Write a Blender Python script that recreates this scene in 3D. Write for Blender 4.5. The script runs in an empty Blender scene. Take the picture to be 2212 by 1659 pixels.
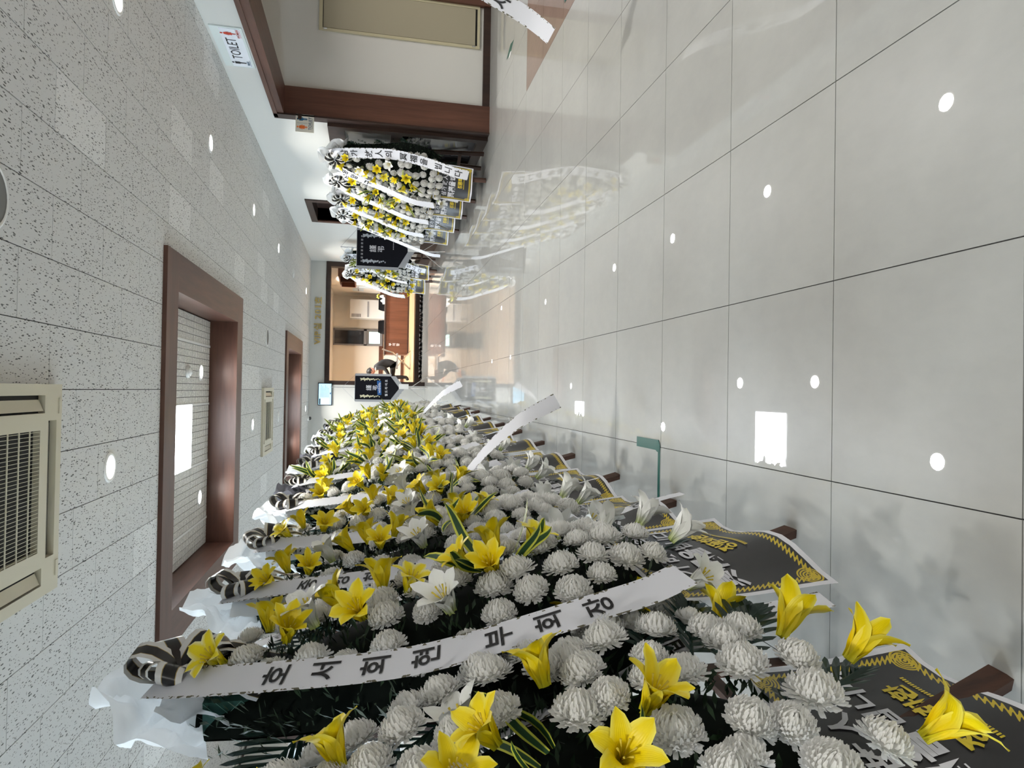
import bpy, math, random
from mathutils import Vector, Matrix, Euler, noise

# ------------------------------------------------------------------ camera, world, light, exposure
S = bpy.context.scene
COL = S.collection
PI = math.pi
F, PITCH, YAW, ROLL, EYE = 1450.57, .20875, .01172, .01886, 1.353
cyw, syw, cpt, spt = math.cos(YAW), math.sin(YAW), math.cos(PITCH), math.sin(PITCH)
FW = Vector((syw*cpt, cyw*cpt, -spt)); RT = Vector((cyw, -syw, 0)); UP = RT.cross(FW)
R2 = RT*math.cos(ROLL)+UP*math.sin(ROLL); U2 = UP*math.cos(ROLL)-RT*math.sin(ROLL)
cam_d = bpy.data.cameras.new('camera'); cam = bpy.data.objects.new('camera', cam_d); COL.objects.link(cam)
cam_d.sensor_fit = 'HORIZONTAL'; cam_d.sensor_width = 36; cam_d.lens = F/2212*36
cam_d.clip_start = .02; cam_d.clip_end = 200
m3 = Matrix((-U2, R2, -FW)).transposed()          # the phone was held upright, the picture lies on its side
cam.matrix_world = Matrix.Translation((0, 0, EYE)) @ m3.to_4x4()
S.camera = cam
CAMP = Vector((0, 0, EYE))

def project(p):
    d = Vector(p)-CAMP; z = d.dot(FW)
    if z < .05: return None
    return 1106-F*d.dot(U2)/z, 829.5-F*d.dot(R2)/z
def ray(x, y): return FW+R2*((829.5-y)/F)-U2*((x-1106)/F)
def at_z(x, y, z=0):
    d = ray(x, y); return CAMP+d*((z-EYE)/d.z)
def at_y(x, y, Y):
    d = ray(x, y); return CAMP+d*(Y/d.y)
def at_x(x, y, X):
    d = ray(x, y); return CAMP+d*(X/d.x)

S.view_settings.view_transform = 'Standard'; S.view_settings.look = 'None'
S.view_settings.gamma = 1; S.view_settings.use_curve_mapping = False
S.view_settings.exposure = 0.74
S.cycles.max_bounces = 6; S.cycles.diffuse_bounces = 3; S.cycles.glossy_bounces = 3; S.cycles.transmission_bounces = 4; S.cycles.transparent_max_bounces = 6
S.cycles.caustics_reflective = False; S.cycles.caustics_refractive = False; S.cycles.adaptive_threshold = .05; S.cycles.adaptive_min_samples = 16
W = bpy.data.worlds.new('sky'); S.world = W; W.use_nodes = True
W.node_tree.nodes['Background'].inputs[0].default_value = (.80, .88, 1, 1)
W.node_tree.nodes['Background'].inputs[1].default_value = 11.5

CEIL, RW, LW, ENDY, BACKY = 2.80, 3.12, -4.4, 17.0, -3.2
LAMP_W = 13.0

# ------------------------------------------------------------------ materials
MATS = {}
def mat(name, col, rough=.5, metal=0, emit=None, es=0, spec=.5, coat=0, coat_r=.03, trans=0, alpha=1):
    if name in MATS: return MATS[name]
    m = bpy.data.materials.new(name); m.use_nodes = True
    b = m.node_tree.nodes['Principled BSDF']
    b.inputs['Base Color'].default_value = (*col, 1); b.inputs['Roughness'].default_value = rough
    b.inputs['Metallic'].default_value = metal; b.inputs['Specular IOR Level'].default_value = spec
    b.inputs['Coat Weight'].default_value = coat; b.inputs['Coat Roughness'].default_value = coat_r
    b.inputs['Transmission Weight'].default_value = trans; b.inputs['Alpha'].default_value = alpha
    if emit: b.inputs['Emission Color'].default_value = (*emit, 1); b.inputs['Emission Strength'].default_value = es
    MATS[name] = m; return m
class N:
    def __init__(s, m): s.t = m.node_tree; s.b = s.t.nodes['Principled BSDF']
    def new(s, typ, **kw):
        n = s.t.nodes.new(typ)
        for k, v in kw.items():
            if k.startswith('i_'):
                key = k[2:]; n.inputs[int(key) if key.isdigit() else key.replace('_', ' ')].default_value = v
            else: setattr(n, k, v)
        return n
    def link(s, a, b): s.t.links.new(a, b)
    def math(s, op, a, b=None, c=None):
        n = s.t.nodes.new('ShaderNodeMath'); n.operation = op
        for i, v in enumerate((a, b, c)):
            if v is None: continue
            if isinstance(v, (int, float)): n.inputs[i].default_value = v
            else: s.link(v, n.inputs[i])
        return n.outputs[0]
    def mix(s, fac, a, b):
        n = s.t.nodes.new('ShaderNodeMix'); n.data_type = 'RGBA'
        for sock, v in ((n.inputs[0], fac), (n.inputs[6], a), (n.inputs[7], b)):
            if isinstance(v, (int, float)): sock.default_value = v
            elif isinstance(v, tuple): sock.default_value = (*v, 1)
            else: s.link(v, sock)
        return n.outputs[2]
    def ramp(s, fac, p0, p1):
        n = s.t.nodes.new('ShaderNodeMapRange'); s.link(fac, n.inputs[0])
        n.inputs[1].default_value = p0; n.inputs[2].default_value = p1; return n.outputs[0]
    def coords(s, kind='Object', scale=(1, 1, 1), rot=(0, 0, 0)):
        c = s.t.nodes.new('ShaderNodeTexCoord'); mp = s.t.nodes.new('ShaderNodeMapping')
        mp.inputs['Scale'].default_value = scale; mp.inputs['Rotation'].default_value = rot
        s.link(c.outputs[kind], mp.inputs[0]); return mp.outputs[0]
    def world(s, scale=(1, 1, 1), rot=(0, 0, 0)):
        c = s.t.nodes.new('ShaderNodeNewGeometry'); mp = s.t.nodes.new('ShaderNodeMapping')
        mp.inputs['Scale'].default_value = scale; mp.inputs['Rotation'].default_value = rot
        s.link(c.outputs['Position'], mp.inputs[0]); return mp.outputs[0]
    def noise(s, vec, scale, detail=3, rough=.5):
        n = s.t.nodes.new('ShaderNodeTexNoise'); n.inputs['Scale'].default_value = scale
        n.inputs['Detail'].default_value = detail; n.inputs['Roughness'].default_value = rough
        s.link(vec, n.inputs['Vector']); return n.outputs[0]
    def color(s, c): s.link(c, s.b.inputs['Base Color'])
    def bump(s, h, strength=.2, dist=.002):
        n = s.t.nodes.new('ShaderNodeBump'); n.inputs['Strength'].default_value = strength
        n.inputs['Distance'].default_value = dist; s.link(h, n.inputs['Height']); s.link(n.outputs[0], s.b.inputs['Normal'])

def wood(name, c0, c1, axis='Z', rough=.42, scale=7):
    m = mat(name, c0, rough); n = N(m)
    sc = {'X': (.08, 1, 1), 'Y': (1, .08, 1), 'Z': (1, 1, .06)}[axis]
    v = n.world(scale=sc)
    a = n.noise(v, scale*3, 4, .65); b = n.noise(v, scale*.8, 2)
    f = n.math('ADD', n.math('MULTIPLY', a, .7), n.math('MULTIPLY', b, .5))
    n.color(n.mix(n.ramp(f, .4, .8), c0, c1)); n.bump(a, .08, .001); return m
wood_z = wood('walnut_laminate_upright', (.060, .022, .014), (.135, .055, .033), 'Z')
wood_y = wood('walnut_laminate_lengthwise', (.060, .025, .017), (.125, .056, .037), 'Y')
wood_x = wood('walnut_laminate_crosswise', (.060, .025, .017), (.125, .056, .037), 'X')
wood_dark = wood('dark_stained_wood', (.018, .009, .007), (.045, .022, .015), 'Z')
wood_leg = wood('rough_leg_wood', (.035, .015, .009), (.10, .042, .023), 'Z', .6, 12)
wood_orange = wood('varnished_oak_floor', (.40, .24, .12), (.52, .33, .18), 'X', .35, 4)
wood_desk = wood('desk_walnut_veneer', (.085, .030, .016), (.16, .065, .036), 'Z', .4, 5)

wall_m = mat('offwhite_wall_paint', (.64, .635, .60), .55); _n = N(wall_m)
_n.bump(_n.noise(_n.world(), 160, 2), .06, .001)
cream_m = mat('cream_wallpaper', (.78, .745, .68), .6); N(cream_m).bump(N(cream_m).noise(N(cream_m).world(), 90, 2), .05, .001)

# polished porcelain
def stone(name, c0, c1, rough=.34):
    m = mat(name, c0, rough, spec=.22, coat=.85, coat_r=.010); n = N(m)
    v = n.world()
    oi = n.new('ShaderNodeObjectInfo')
    a = n.noise(v, 2.2, 5, .62); b = n.noise(n.world(scale=(1, .5, 1)), 23, 4, .6)
    f = n.math('ADD', n.math('MULTIPLY', a, .75), n.math('MULTIPLY', b, .3))
    f = n.math('ADD', f, n.math('MULTIPLY', oi.outputs['Random'], .06))
    n.color(n.mix(n.ramp(f, .34, .78), c0, c1)); return m
tile_m = stone('polished_beige_porcelain', (.355, .357, .337), (.43, .432, .408))
tile_brown = stone('brown_granite_tile', (.20, .135, .105), (.27, .19, .15), .5)
grout_m = mat('dark_grout', (.05, .05, .048), .8)

# mineral fibre ceiling tile with short dark fissures
ceil_m = mat('fissured_mineral_ceiling_tile', (.72, .715, .69), .85, spec=.2); _n = N(ceil_m)
def fiss(n, ang, seed, sc, th):
    v = n.world(scale=(sc*3.6, sc*1.0, sc), rot=(0, 0, ang))
    w = n.new('ShaderNodeVectorMath', operation='ADD'); w.inputs[1].default_value = (seed*3.1, seed*7.7, 0); n.link(v, w.inputs[0])
    vo = n.new('ShaderNodeTexVoronoi', feature='F1'); vo.inputs['Scale'].default_value = 1; vo.inputs['Randomness'].default_value = 1
    n.link(w.outputs[0], vo.inputs['Vector'])
    sep = n.new('ShaderNodeSeparateColor'); n.link(vo.outputs['Color'], sep.inputs[0])
    near = n.math('LESS_THAN', vo.outputs['Distance'], n.math('MULTIPLY', sep.outputs[0], th))
    return n.math('MULTIPLY', near, n.math('GREATER_THAN', sep.outputs[1], .35))
_f = None
for _i, (_a, _s, _t) in enumerate(((.5, 26, .34), (-.45, 28, .33), (1.0, 33, .30), (.1, 52, .24))):
    q = fiss(_n, _a, _i+1, _s, _t); _f = q if _f is None else _n.math('MAXIMUM', _f, q)
_oi = _n.new('ShaderNodeObjectInfo')
_lt = _n.math('GREATER_THAN', _oi.outputs['Random'], .93)
_base = _n.mix(_lt, (.66, .657, .645), (.75, .747, .735))
_n.color(_n.mix(_n.math('MULTIPLY', _f, .85), _base, (.045, .045, .045)))

slat_m = mat('scored_coffer_slat', (.62, .60, .56), .8); _n = N(slat_m)
_v = _n.world()
_sx = _n.new('ShaderNodeSeparateXYZ'); _n.link(_v, _sx.inputs[0])
_w = _n.math('FRACT', _n.math('DIVIDE', _sx.outputs[1], .040))
_d = _n.math('MULTIPLY', _n.math('LESS_THAN', _w, .3), _n.math('GREATER_THAN', _n.noise(_v, 60, 1), .42))
_n.color(_n.mix(_n.math('MULTIPLY', _d, .75), (.74, .72, .68), (.06, .06, .055)))

white_m = mat('white_plastic', (.80, .80, .78), .4)
acm = mat('yellowed_ivory_plastic', (.60, .555, .43), .42)
black_m = mat('black_void', (.006, .006, .006), .7)
gold_m = mat('brushed_gold_letter', (.62, .47, .17), .32, .85)
chrome_m = mat('chrome_tube', (.75, .75, .76), .2, 1)
steel_beige = mat('beige_steel_door', (.36, .325, .235), .45)
frame_beige = mat('cream_steel_frame', (.52, .475, .32), .45)
lamp_m = mat('lit_lamp_disc', (1, 1, 1), .5, emit=(1, .98, .94), es=9)
panel_lit = mat('lit_light_panel', (1, 1, 1), .5, emit=(.93, .96, 1), es=4.5)
dark_glass = mat('dark_glass', (.03, .03, .035), .06, spec=.6)
grey_glass = mat('frosted_grey_glass', (.20, .20, .19), .18, spec=.6)
pane_m = mat('window_pane_glass', (.8, .9, .9), .03, spec=.5); _n = N(pane_m)
_t = _n.new('ShaderNodeBsdfTransparent'); _t.inputs[0].default_value = (.93, .97, .97, 1); _g = _n.new('ShaderNodeBsdfGlossy'); _g.inputs['Roughness'].default_value = .03
_fr = _n.new('ShaderNodeFresnel'); _fr.inputs[0].default_value = 1.45; _mx = _n.new('ShaderNodeMixShader')
_n.link(_fr.outputs[0], _mx.inputs[0]); _n.link(_t.outputs[0], _mx.inputs[1]); _n.link(_g.outputs[0], _mx.inputs[2])
_n.link(_mx.outputs[0], [q for q in pane_m.node_tree.nodes if q.type == 'OUTPUT_MATERIAL'][0].inputs[0])
upvc = mat('white_window_frame', (.82, .86, .90), .35)
green_tape = mat('dark_green_tape', (.004, .085, .065), .4)
ink = mat('black_ink', (.008, .008, .010), .5)
ink_white = mat('silver_white_print', (.70, .70, .74), .45)
ink_gold = mat('gold_yellow_print', (.72, .55, .03), .42)
red_m = mat('red_sign_print', (.55, .05, .02), .5)
navy_m = mat('navy_sign_print', (.02, .09, .17), .5)
orange_m = mat('orange_sign_print', (.85, .19, .04), .5)

def tissue(name, col, a):
    m = mat(name, col, .75, spec=.15); n = N(m)
    tr = n.new('ShaderNodeBsdfTranslucent'); tr.inputs[0].default_value = (*col, 1)
    mx = n.new('ShaderNodeMixShader'); mx.inputs[0].default_value = a
    out = [q for q in m.node_tree.nodes if q.type == 'OUTPUT_MATERIAL'][0]
    n.link(n.b.outputs[0], mx.inputs[1]); n.link(tr.outputs[0], mx.inputs[2]); n.link(mx.outputs[0], out.inputs[0]); return m
# flowers
def leafy(name, col, rough, sub=.12):
    m = mat(name, col, rough, spec=.35); b = N(m).b
    b.inputs['Subsurface Weight'].default_value = sub; b.inputs['Subsurface Radius'].default_value = (.01, .01, .008)
    b.inputs['Subsurface Scale'].default_value = .5; return m
mum_m = tissue('white_chrysanthemum_petal', (.97, .965, .95), .42); _n = N(mum_m)
_uv = _n.new('ShaderNodeTexCoord'); _s = _n.new('ShaderNodeSeparateXYZ'); _n.link(_uv.outputs['UV'], _s.inputs[0])
_n.color(_n.mix(_s.outputs[0], (.93, .915, .82), (.975, .972, .965)))
def lily_mat(name, edge, mid, core):
    m = mat(name, mid, .42, spec=.35); n = N(m)
    uv = n.new('ShaderNodeTexCoord'); s = n.new('ShaderNodeSeparateXYZ'); n.link(uv.outputs['UV'], s.inputs[0])
    d = n.math('ABSOLUTE', n.math('SUBTRACT', s.outputs[0], .5))          # distance from the midrib
    e = n.math('MULTIPLY', n.ramp(d, .22, .5), n.ramp(s.outputs[1], .25, .8))
    c = n.mix(n.ramp(s.outputs[1], .0, .28), core, mid)
    n.color(n.mix(e, c, edge))
    vein = n.math('SINE', n.math('MULTIPLY', s.outputs[0], 70)); n.bump(vein, .12, .0008); return m
lily_y = lily_mat('yellow_lily_petal', (.95, .85, .14), (.93, .72, .004), (.60, .55, .02))
lily_c = lily_mat('cream_edged_yellow_lily_petal', (.92, .90, .55), (.93, .77, .01), (.50, .52, .03))
lily_w = lily_mat('white_lily_petal', (.93, .93, .91), (.92, .93, .88), (.52, .62, .16))
stamen_m = mat('lily_stamen', (.72, .55, .05), .6)
strap_m = mat('variegated_leaf', (.1, .2, .05), .4); _n = N(strap_m)
_uv = _n.new('ShaderNodeTexCoord'); _s = _n.new('ShaderNodeSeparateXYZ'); _n.link(_uv.outputs['UV'], _s.inputs[0])
_d = _n.math('ABSOLUTE', _n.math('SUBTRACT', _s.outputs[0], .5))
_d = _n.math('ADD', _d, _n.math('MULTIPLY', _n.noise(_n.coords('UV', scale=(14, 1, 1)), 4, 2), .10))
_n.color(_n.mix(_n.ramp(_d, .32, .36), (.022, .075, .025), (.68, .70, .09)))
palm_m = mat('dark_green_palm_leaf', (.010, .030, .022), .28, spec=.5)
fern_m = mat('dark_fern_leaf', (.008, .026, .009), .55); _n = N(fern_m)
_n.color(_n.mix(_n.noise(_n.world(), 40, 2), (.003, .008, .004), (.022, .055, .018)))
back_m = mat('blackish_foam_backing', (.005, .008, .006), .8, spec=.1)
foam_m = mat('teal_green_foam_block', (.012, .07, .055), .7)
net_m = mat('pale_green_net', (.10, .25, .20), .6)
paper_w = tissue('white_tissue_paper', (.88, .89, .89), .25)
paper_g = tissue('grey_tissue_paper', (.17, .17, .19), .3)
paper_b = tissue('blue_grey_organza', (.28, .30, .40), .4)
ribbon_m = mat('white_satin_ribbon', (.74, .75, .80), .42, spec=.4); _n = N(ribbon_m)
_uv = _n.new('ShaderNodeTexCoord'); _s = _n.new('ShaderNodeSeparateXYZ'); _n.link(_uv.outputs['UV'], _s.inputs[0])
_d = _n.math('ABSOLUTE', _n.math('SUBTRACT', _s.outputs[0], .5))
_e = _n.math('MULTIPLY', _n.math('GREATER_THAN', _d, .43), _n.math('GREATER_THAN', _n.noise(_n.coords('UV', scale=(5, 60, 1)), 1.3, 2), .55))
_n.color(_n.mix(_e, (.74, .75, .80), (.11, .10, .06)))
bow_m = mat('black_and_white_bow_ribbon', (.7, .7, .7), .28, spec=.5); _n = N(bow_m)
_uv = _n.new('ShaderNodeTexCoord'); _s = _n.new('ShaderNodeSeparateXYZ'); _n.link(_uv.outputs['UV'], _s.inputs[0])
_d = _n.math('ABSOLUTE', _n.math('SUBTRACT', _s.outputs[0], .5))
_c = _n.mix(_n.math('GREATER_THAN', _d, .24), (.010, .009, .009), (.42, .30, .10))
_n.color(_n.mix(_n.math('GREATER_THAN', _d, .27), _c, (.78, .78, .76)))
# printed sheet under each wreath: white margin, dark field, gold wave border, ringed corners
sign_m = mat('printed_condolence_sheet', (.03, .03, .03), .33, spec=.5); _n = N(sign_m)
_uv = _n.new('ShaderNodeTexCoord'); _s = _n.new('ShaderNodeSeparateXYZ'); _n.link(_uv.outputs['UV'], _s.inputs[0])
_x = _n.math('MULTIPLY', _n.math('SUBTRACT', .5, _n.math('ABSOLUTE', _n.math('SUBTRACT', _s.outputs[0], .5))), .54)
_y = _n.math('MULTIPLY', _n.math('SUBTRACT', .5, _n.math('ABSOLUTE', _n.math('SUBTRACT', _s.outputs[1], .5))), .46)
_e = _n.math('MINIMUM', _x, _y)
_wv = _n.math('MULTIPLY', _n.math('SINE', _n.math('MULTIPLY', _n.math('ADD', _s.outputs[0], _s.outputs[1]), 210)), .006)
_bd = _n.math('LESS_THAN', _n.math('ABSOLUTE', _n.math('SUBTRACT', _n.math('ADD', _e, _wv), .034)), .006)
_cr = _n.math('SQRT', _n.math('ADD', _n.math('POWER', _n.math('SUBTRACT', _x, .045), 2), _n.math('POWER', _n.math('SUBTRACT', _y, .045), 2)))
_rg = _n.math('MULTIPLY', _n.math('LESS_THAN', _cr, .032), _n.math('GREATER_THAN', _n.math('SINE', _n.math('MULTIPLY', _cr, 900)), -.35))
_g = _n.math('MAXIMUM', _bd, _rg)
_c = _n.mix(_g, (.030, .029, .031), (.62, .46, .03))
_n.color(_n.mix(_n.math('LESS_THAN', _e, .016), _c, (.76, .76, .80)))
cloth_black = mat('black_banner_velvet', (.006, .006, .010), .85, spec=.2)
fringe_m = mat('silver_grey_fringe', (.36, .37, .39), .6)

# ------------------------------------------------------------------ mesh helpers
class MB:
    def __init__(s): s.v = []; s.f = []; s.uv = {}
    def add(s, vs, fs, uvs=None):
        o = len(s.v); s.v += [tuple(q) for q in vs]
        for k, f in enumerate(fs):
            if uvs: s.uv[len(s.f)] = [uvs[i] for i in f]
            s.f.append(tuple(i+o for i in f))
        return s
    def box(s, x0, x1, y0, y1, z0, z1):
        return s.add([(x, y, z) for z in (z0, z1) for y in (y0, y1) for x in (x0, x1)],
                     [(0, 2, 3, 1), (4, 5, 7, 6), (0, 1, 5, 4), (2, 6, 7, 3), (0, 4, 6, 2), (1, 3, 7, 5)])
    def bar(s, a, b, w, t, side=(0, 1, 0)):
        a, b = Vector(a), Vector(b); d = (b-a).normalized(); n = Vector(side); n = (n-d*n.dot(d)).normalized(); u = d.cross(n)
        vs = [p+u*(i*w/2)+n*(j*t/2) for p in (a, b) for j in (-1, 1) for i in (-1, 1)]
        return s.add(vs, [(0, 2, 3, 1), (4, 5, 7, 6), (0, 1, 5, 4), (2, 6, 7, 3), (0, 4, 6, 2), (1, 3, 7, 5)])
    def tube(s, pts, r, n=8):
        pts = [Vector(p) for p in pts]; rs = r if isinstance(r, (list, tuple)) else [r]*len(pts)
        vs = []; prev = None
        for i, p in enumerate(pts):
            d = (pts[min(i+1, len(pts)-1)]-pts[max(i-1, 0)]).normalized()
            if prev is None: prev = d.orthogonal().normalized()
            prev = (prev-d*prev.dot(d)).normalized(); q = d.cross(prev)
            vs += [p+(prev*math.cos(2*PI*k/n)+q*math.sin(2*PI*k/n))*rs[i] for k in range(n)]
        fs = [(i*n+k, i*n+(k+1) % n, (i+1)*n+(k+1) % n, (i+1)*n+k) for i in range(len(pts)-1) for k in range(n)]
        fs += [tuple(range(n))[::-1], tuple((len(pts)-1)*n+k for k in range(n))]
        return s.add(vs, fs)
    def lathe(s, prof, n=24, c=(0, 0, 0)):
        vs = [(c[0]+r*math.cos(2*PI*k/n), c[1]+r*math.sin(2*PI*k/n), c[2]+z) for r, z in prof for k in range(n)]
        fs = [(i*n+k, i*n+(k+1) % n, (i+1)*n+(k+1) % n, (i+1)*n+k) for i in range(len(prof)-1) for k in range(n)]
        return s.add(vs, fs)
    def disc(s, r, c, n=24, down=False):
        vs = [(c[0]+r*math.cos(2*PI*k/n), c[1]+r*math.sin(2*PI*k/n), c[2]) for k in range(n)]
        return s.add(vs, [tuple(range(n))[::-1] if down else tuple(range(n))])
    def grid(s, fn, nu, nv):
        vs = []; uv = []
        for j in range(nv+1):
            for i in range(nu+1):
                vs.append(fn(i/nu, j/nv)); uv.append((i/nu, j/nv))
        w = nu+1
        return s.add(vs, [(j*w+i, j*w+i+1, (j+1)*w+i+1, (j+1)*w+i) for j in range(nv) for i in range(nu)], uv)
    def xf(s, M): s.v = [tuple(M @ Vector(q)) for q in s.v]; return s
    def mesh(s, name, m, smooth=False):
        me = bpy.data.meshes.new(name); me.from_pydata(s.v, [], s.f)
        if s.uv:
            l = me.uv_layers.new(name='UVMap'); k = 0
            for i, p in enumerate(me.polygons):
                c = s.uv.get(i)
                for j in range(p.loop_total): l.data[p.loop_start+j].uv = c[j] if c else (0, 0)
        me.materials.append(m)
        if smooth: me.polygons.foreach_set('use_smooth', [True]*len(me.polygons))
        me.update(); return me
    def build(s, name, m, parent=None, smooth=False, **kw): return link(name, s.mesh(name, m, smooth), parent, **kw)
def link(name, me, parent=None, loc=None, rot=None, M=None, label=None, cat=None, group=None, kind=None, sc=None):
    o = bpy.data.objects.new(name, me); COL.objects.link(o)
    if parent: o.parent = parent
    if M is not None: o.matrix_local = M
    if loc is not None: o.location = loc
    if rot is not None: o.rotation_euler = rot
    if sc is not None: o.scale = (sc, sc, sc)
    if label: o['label'] = label
    if cat: o['category'] = cat
    if group: o['group'] = group
    if kind: o['kind'] = kind
    return o
def thing(name, label, cat, loc=(0, 0, 0), rz=0, group=None, kind=None):
    return link(name, None, None, loc, (0, 0, rz), label=label, cat=cat, group=group, kind=kind)
def box(name, x0, x1, y0, y1, z0, z1, m, parent=None, **kw): return MB().box(x0, x1, y0, y1, z0, z1).build(name, m, parent, **kw)
def struct(name, x0, x1, y0, y1, z0, z1, m, parent=None): return box(name, x0, x1, y0, y1, z0, z1, m, parent, kind=None if parent else 'structure')

TXT = {}
def glyphs(body, bold=.0):
    k = (body, bold)
    if k not in TXT:
        c = bpy.data.curves.new('t', 'FONT'); c.body = body; c.align_x = 'CENTER'; c.align_y = 'CENTER'; c.offset = bold
        c.resolution_u = 3
        o = bpy.data.objects.new('t', c); COL.objects.link(o)
        dg = bpy.context.evaluated_depsgraph_get(); e = o.evaluated_get(dg); me = e.to_mesh()
        vs = [(q.co.x, q.co.y) for q in me.vertices]; fs = [tuple(p.vertices) for p in me.polygons]
        e.to_mesh_clear(); bpy.data.objects.remove(o); bpy.data.curves.remove(c)
        if vs:
            cx = (min(q[0] for q in vs)+max(q[0] for q in vs))/2; cy = (min(q[1] for q in vs)+max(q[1] for q in vs))/2
            vs = [(x-cx, y-cy) for x, y in vs]
        TXT[k] = (vs, fs)
    return TXT[k]
def text(mb, body, fn, size, u0=0, v0=0, bold=.012, stretch=1):
    vs, fs = glyphs(body, bold)
    mb.add([fn(u0+x*size*stretch, v0+y*size) for x, y in vs], fs); return mb

# ------------------------------------------------------------------ floor
floor = struct('floor', LW, 7.4, BACKY, 18.6, -.06, -.006, grout_m)
TX, TY, TS = .348, 1.765, .6
def inview(x0, x1, y0, y1, z, pad=60):
    for x in (x0, (x0+x1)/2, x1):
        for y in (y0, (y0+y1)/2, y1):
            p = project((x, y, z))
            if p and -pad < p[0] < 2212+pad and -pad < p[1] < 1659+pad: return True
    return False
cells = []
for i in range(-9, 13):
    for j in range(-9, 30):
        x0, y0 = TX+i*TS, TY+j*TS; x1, y1 = x0+TS, y0+TS
        hi = 7.4 if y0 < 7.9 else RW+.2
        lim = 8.0 if x0 > RW else 18.4
        x0, x1, y0, y1 = max(x0, LW), min(x1, hi), max(y0, BACKY), min(y1, lim)
        if x1-x0 < .03 or y1-y0 < .03: continue
        br = x0 > 2.7 and y1 < 6.0
        cells.append((math.hypot((x0+x1)/2, (y0+y1)/2), x0, x1, y0, y1, br))
cells.sort(); nt = 0; TM = {}; rest = MB(); restb = MB()
G = .0016
for d, x0, x1, y0, y1, br in cells:
    if nt < 296 and y0 < 10.7 and inview(x0, x1, y0, y1, 0, 0):
        k = (round(x1-x0, 3), round(y1-y0, 3), br)
        if k not in TM: TM[k] = MB().box(G-k[0]/2, k[0]/2-G, G-k[1]/2, k[1]/2-G, -.008, 0).mesh('floor_tile', tile_brown if br else tile_m)
        link('floor_tile', TM[k], floor, ((x0+x1)/2, (y0+y1)/2, 0)); nt += 1
    else:
        (restb if br else rest).box(x0+G, x1-G, y0+G, y1-G, -.008, 0)
rest.build('far_floor_tiles', tile_m, floor, kind='stuff')
if restb.v: restb.build('side_floor_tiles', tile_brown, floor, kind='stuff')

# ------------------------------------------------------------------ ceiling
COF = [(-1.68, .71, 5.45, 7.77), (-1.68, .71, 12.50, 14.72)]
ceiling = struct('ceiling', LW, RW, BACKY, 5.44, 2.806, 2.86, black_m)
cb = MB()
for (y0, y1) in ((7.78, 12.49), (14.73, ENDY)): cb.box(LW, RW, y0, y1, 2.806, 2.86)
for a, b, y0, y1 in COF: cb.box(LW, a-.01, y0-.01, y1+.01, 2.806, 2.86); cb.box(b+.01, RW, y0-.01, y1+.01, 2.806, 2.86)
cb.build('backing', black_m, ceiling)
def subtract(r, h):
    x0, x1, y0, y1 = r; a, b, c, d = h
    if x1 <= a or x0 >= b or y1 <= c or y0 >= d: return [r]
    out = []
    if x0 < a: out.append((x0, a, y0, y1)); x0 = a
    if x1 > b: out.append((b, x1, y0, y1)); x1 = b
    if y0 < c: out.append((x0, x1, y0, c))
    if y1 > d: out.append((x0, x1, d, y1))
    return [q for q in out if q[1]-q[0] > .01 and q[3]-q[2] > .01]
cells = []
for i in range(-16, 12):
    x0 = -.025+.3*i; off = 3.47 if i % 2 == 0 else 3.77
    for j in range(-12, 24):
        y0 = off+.6*j
        r = [(max(x0, LW), min(x0+.3, RW), max(y0, BACKY), min(y0+.6, ENDY))]
        if r[0][1]-r[0][0] < .02 or r[0][3]-r[0][2] < .02: continue
        for h in COF: r = [q for p in r for q in subtract(p, h)]
        for q in r: cells.append((math.hypot((q[0]+q[1])/2, (q[2]+q[3])/2), *q))
cells.sort(); nt = 0; TM = {}; rest = MB(); G = .0022
for d, x0, x1, y0, y1 in cells:
    if nt < 296 and y0 < 11 and inview(x0, x1, y0, y1, CEIL, 0):
        k = (round(x1-x0, 3), round(y1-y0, 3))
        if k not in TM: TM[k] = MB().box(G-k[0]/2, k[0]/2-G, G-k[1]/2, k[1]/2-G, 0, .012).mesh('ceiling_tile', ceil_m)
        link('ceiling_tile', TM[k], ceiling, ((x0+x1)/2, (y0+y1)/2, CEIL)); nt += 1
    else: rest.box(x0+G, x1-G, y0+G, y1-G, CEIL, CEIL+.012)
rest.build('far_ceiling_tiles', ceil_m, ceiling, kind='stuff')

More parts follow.
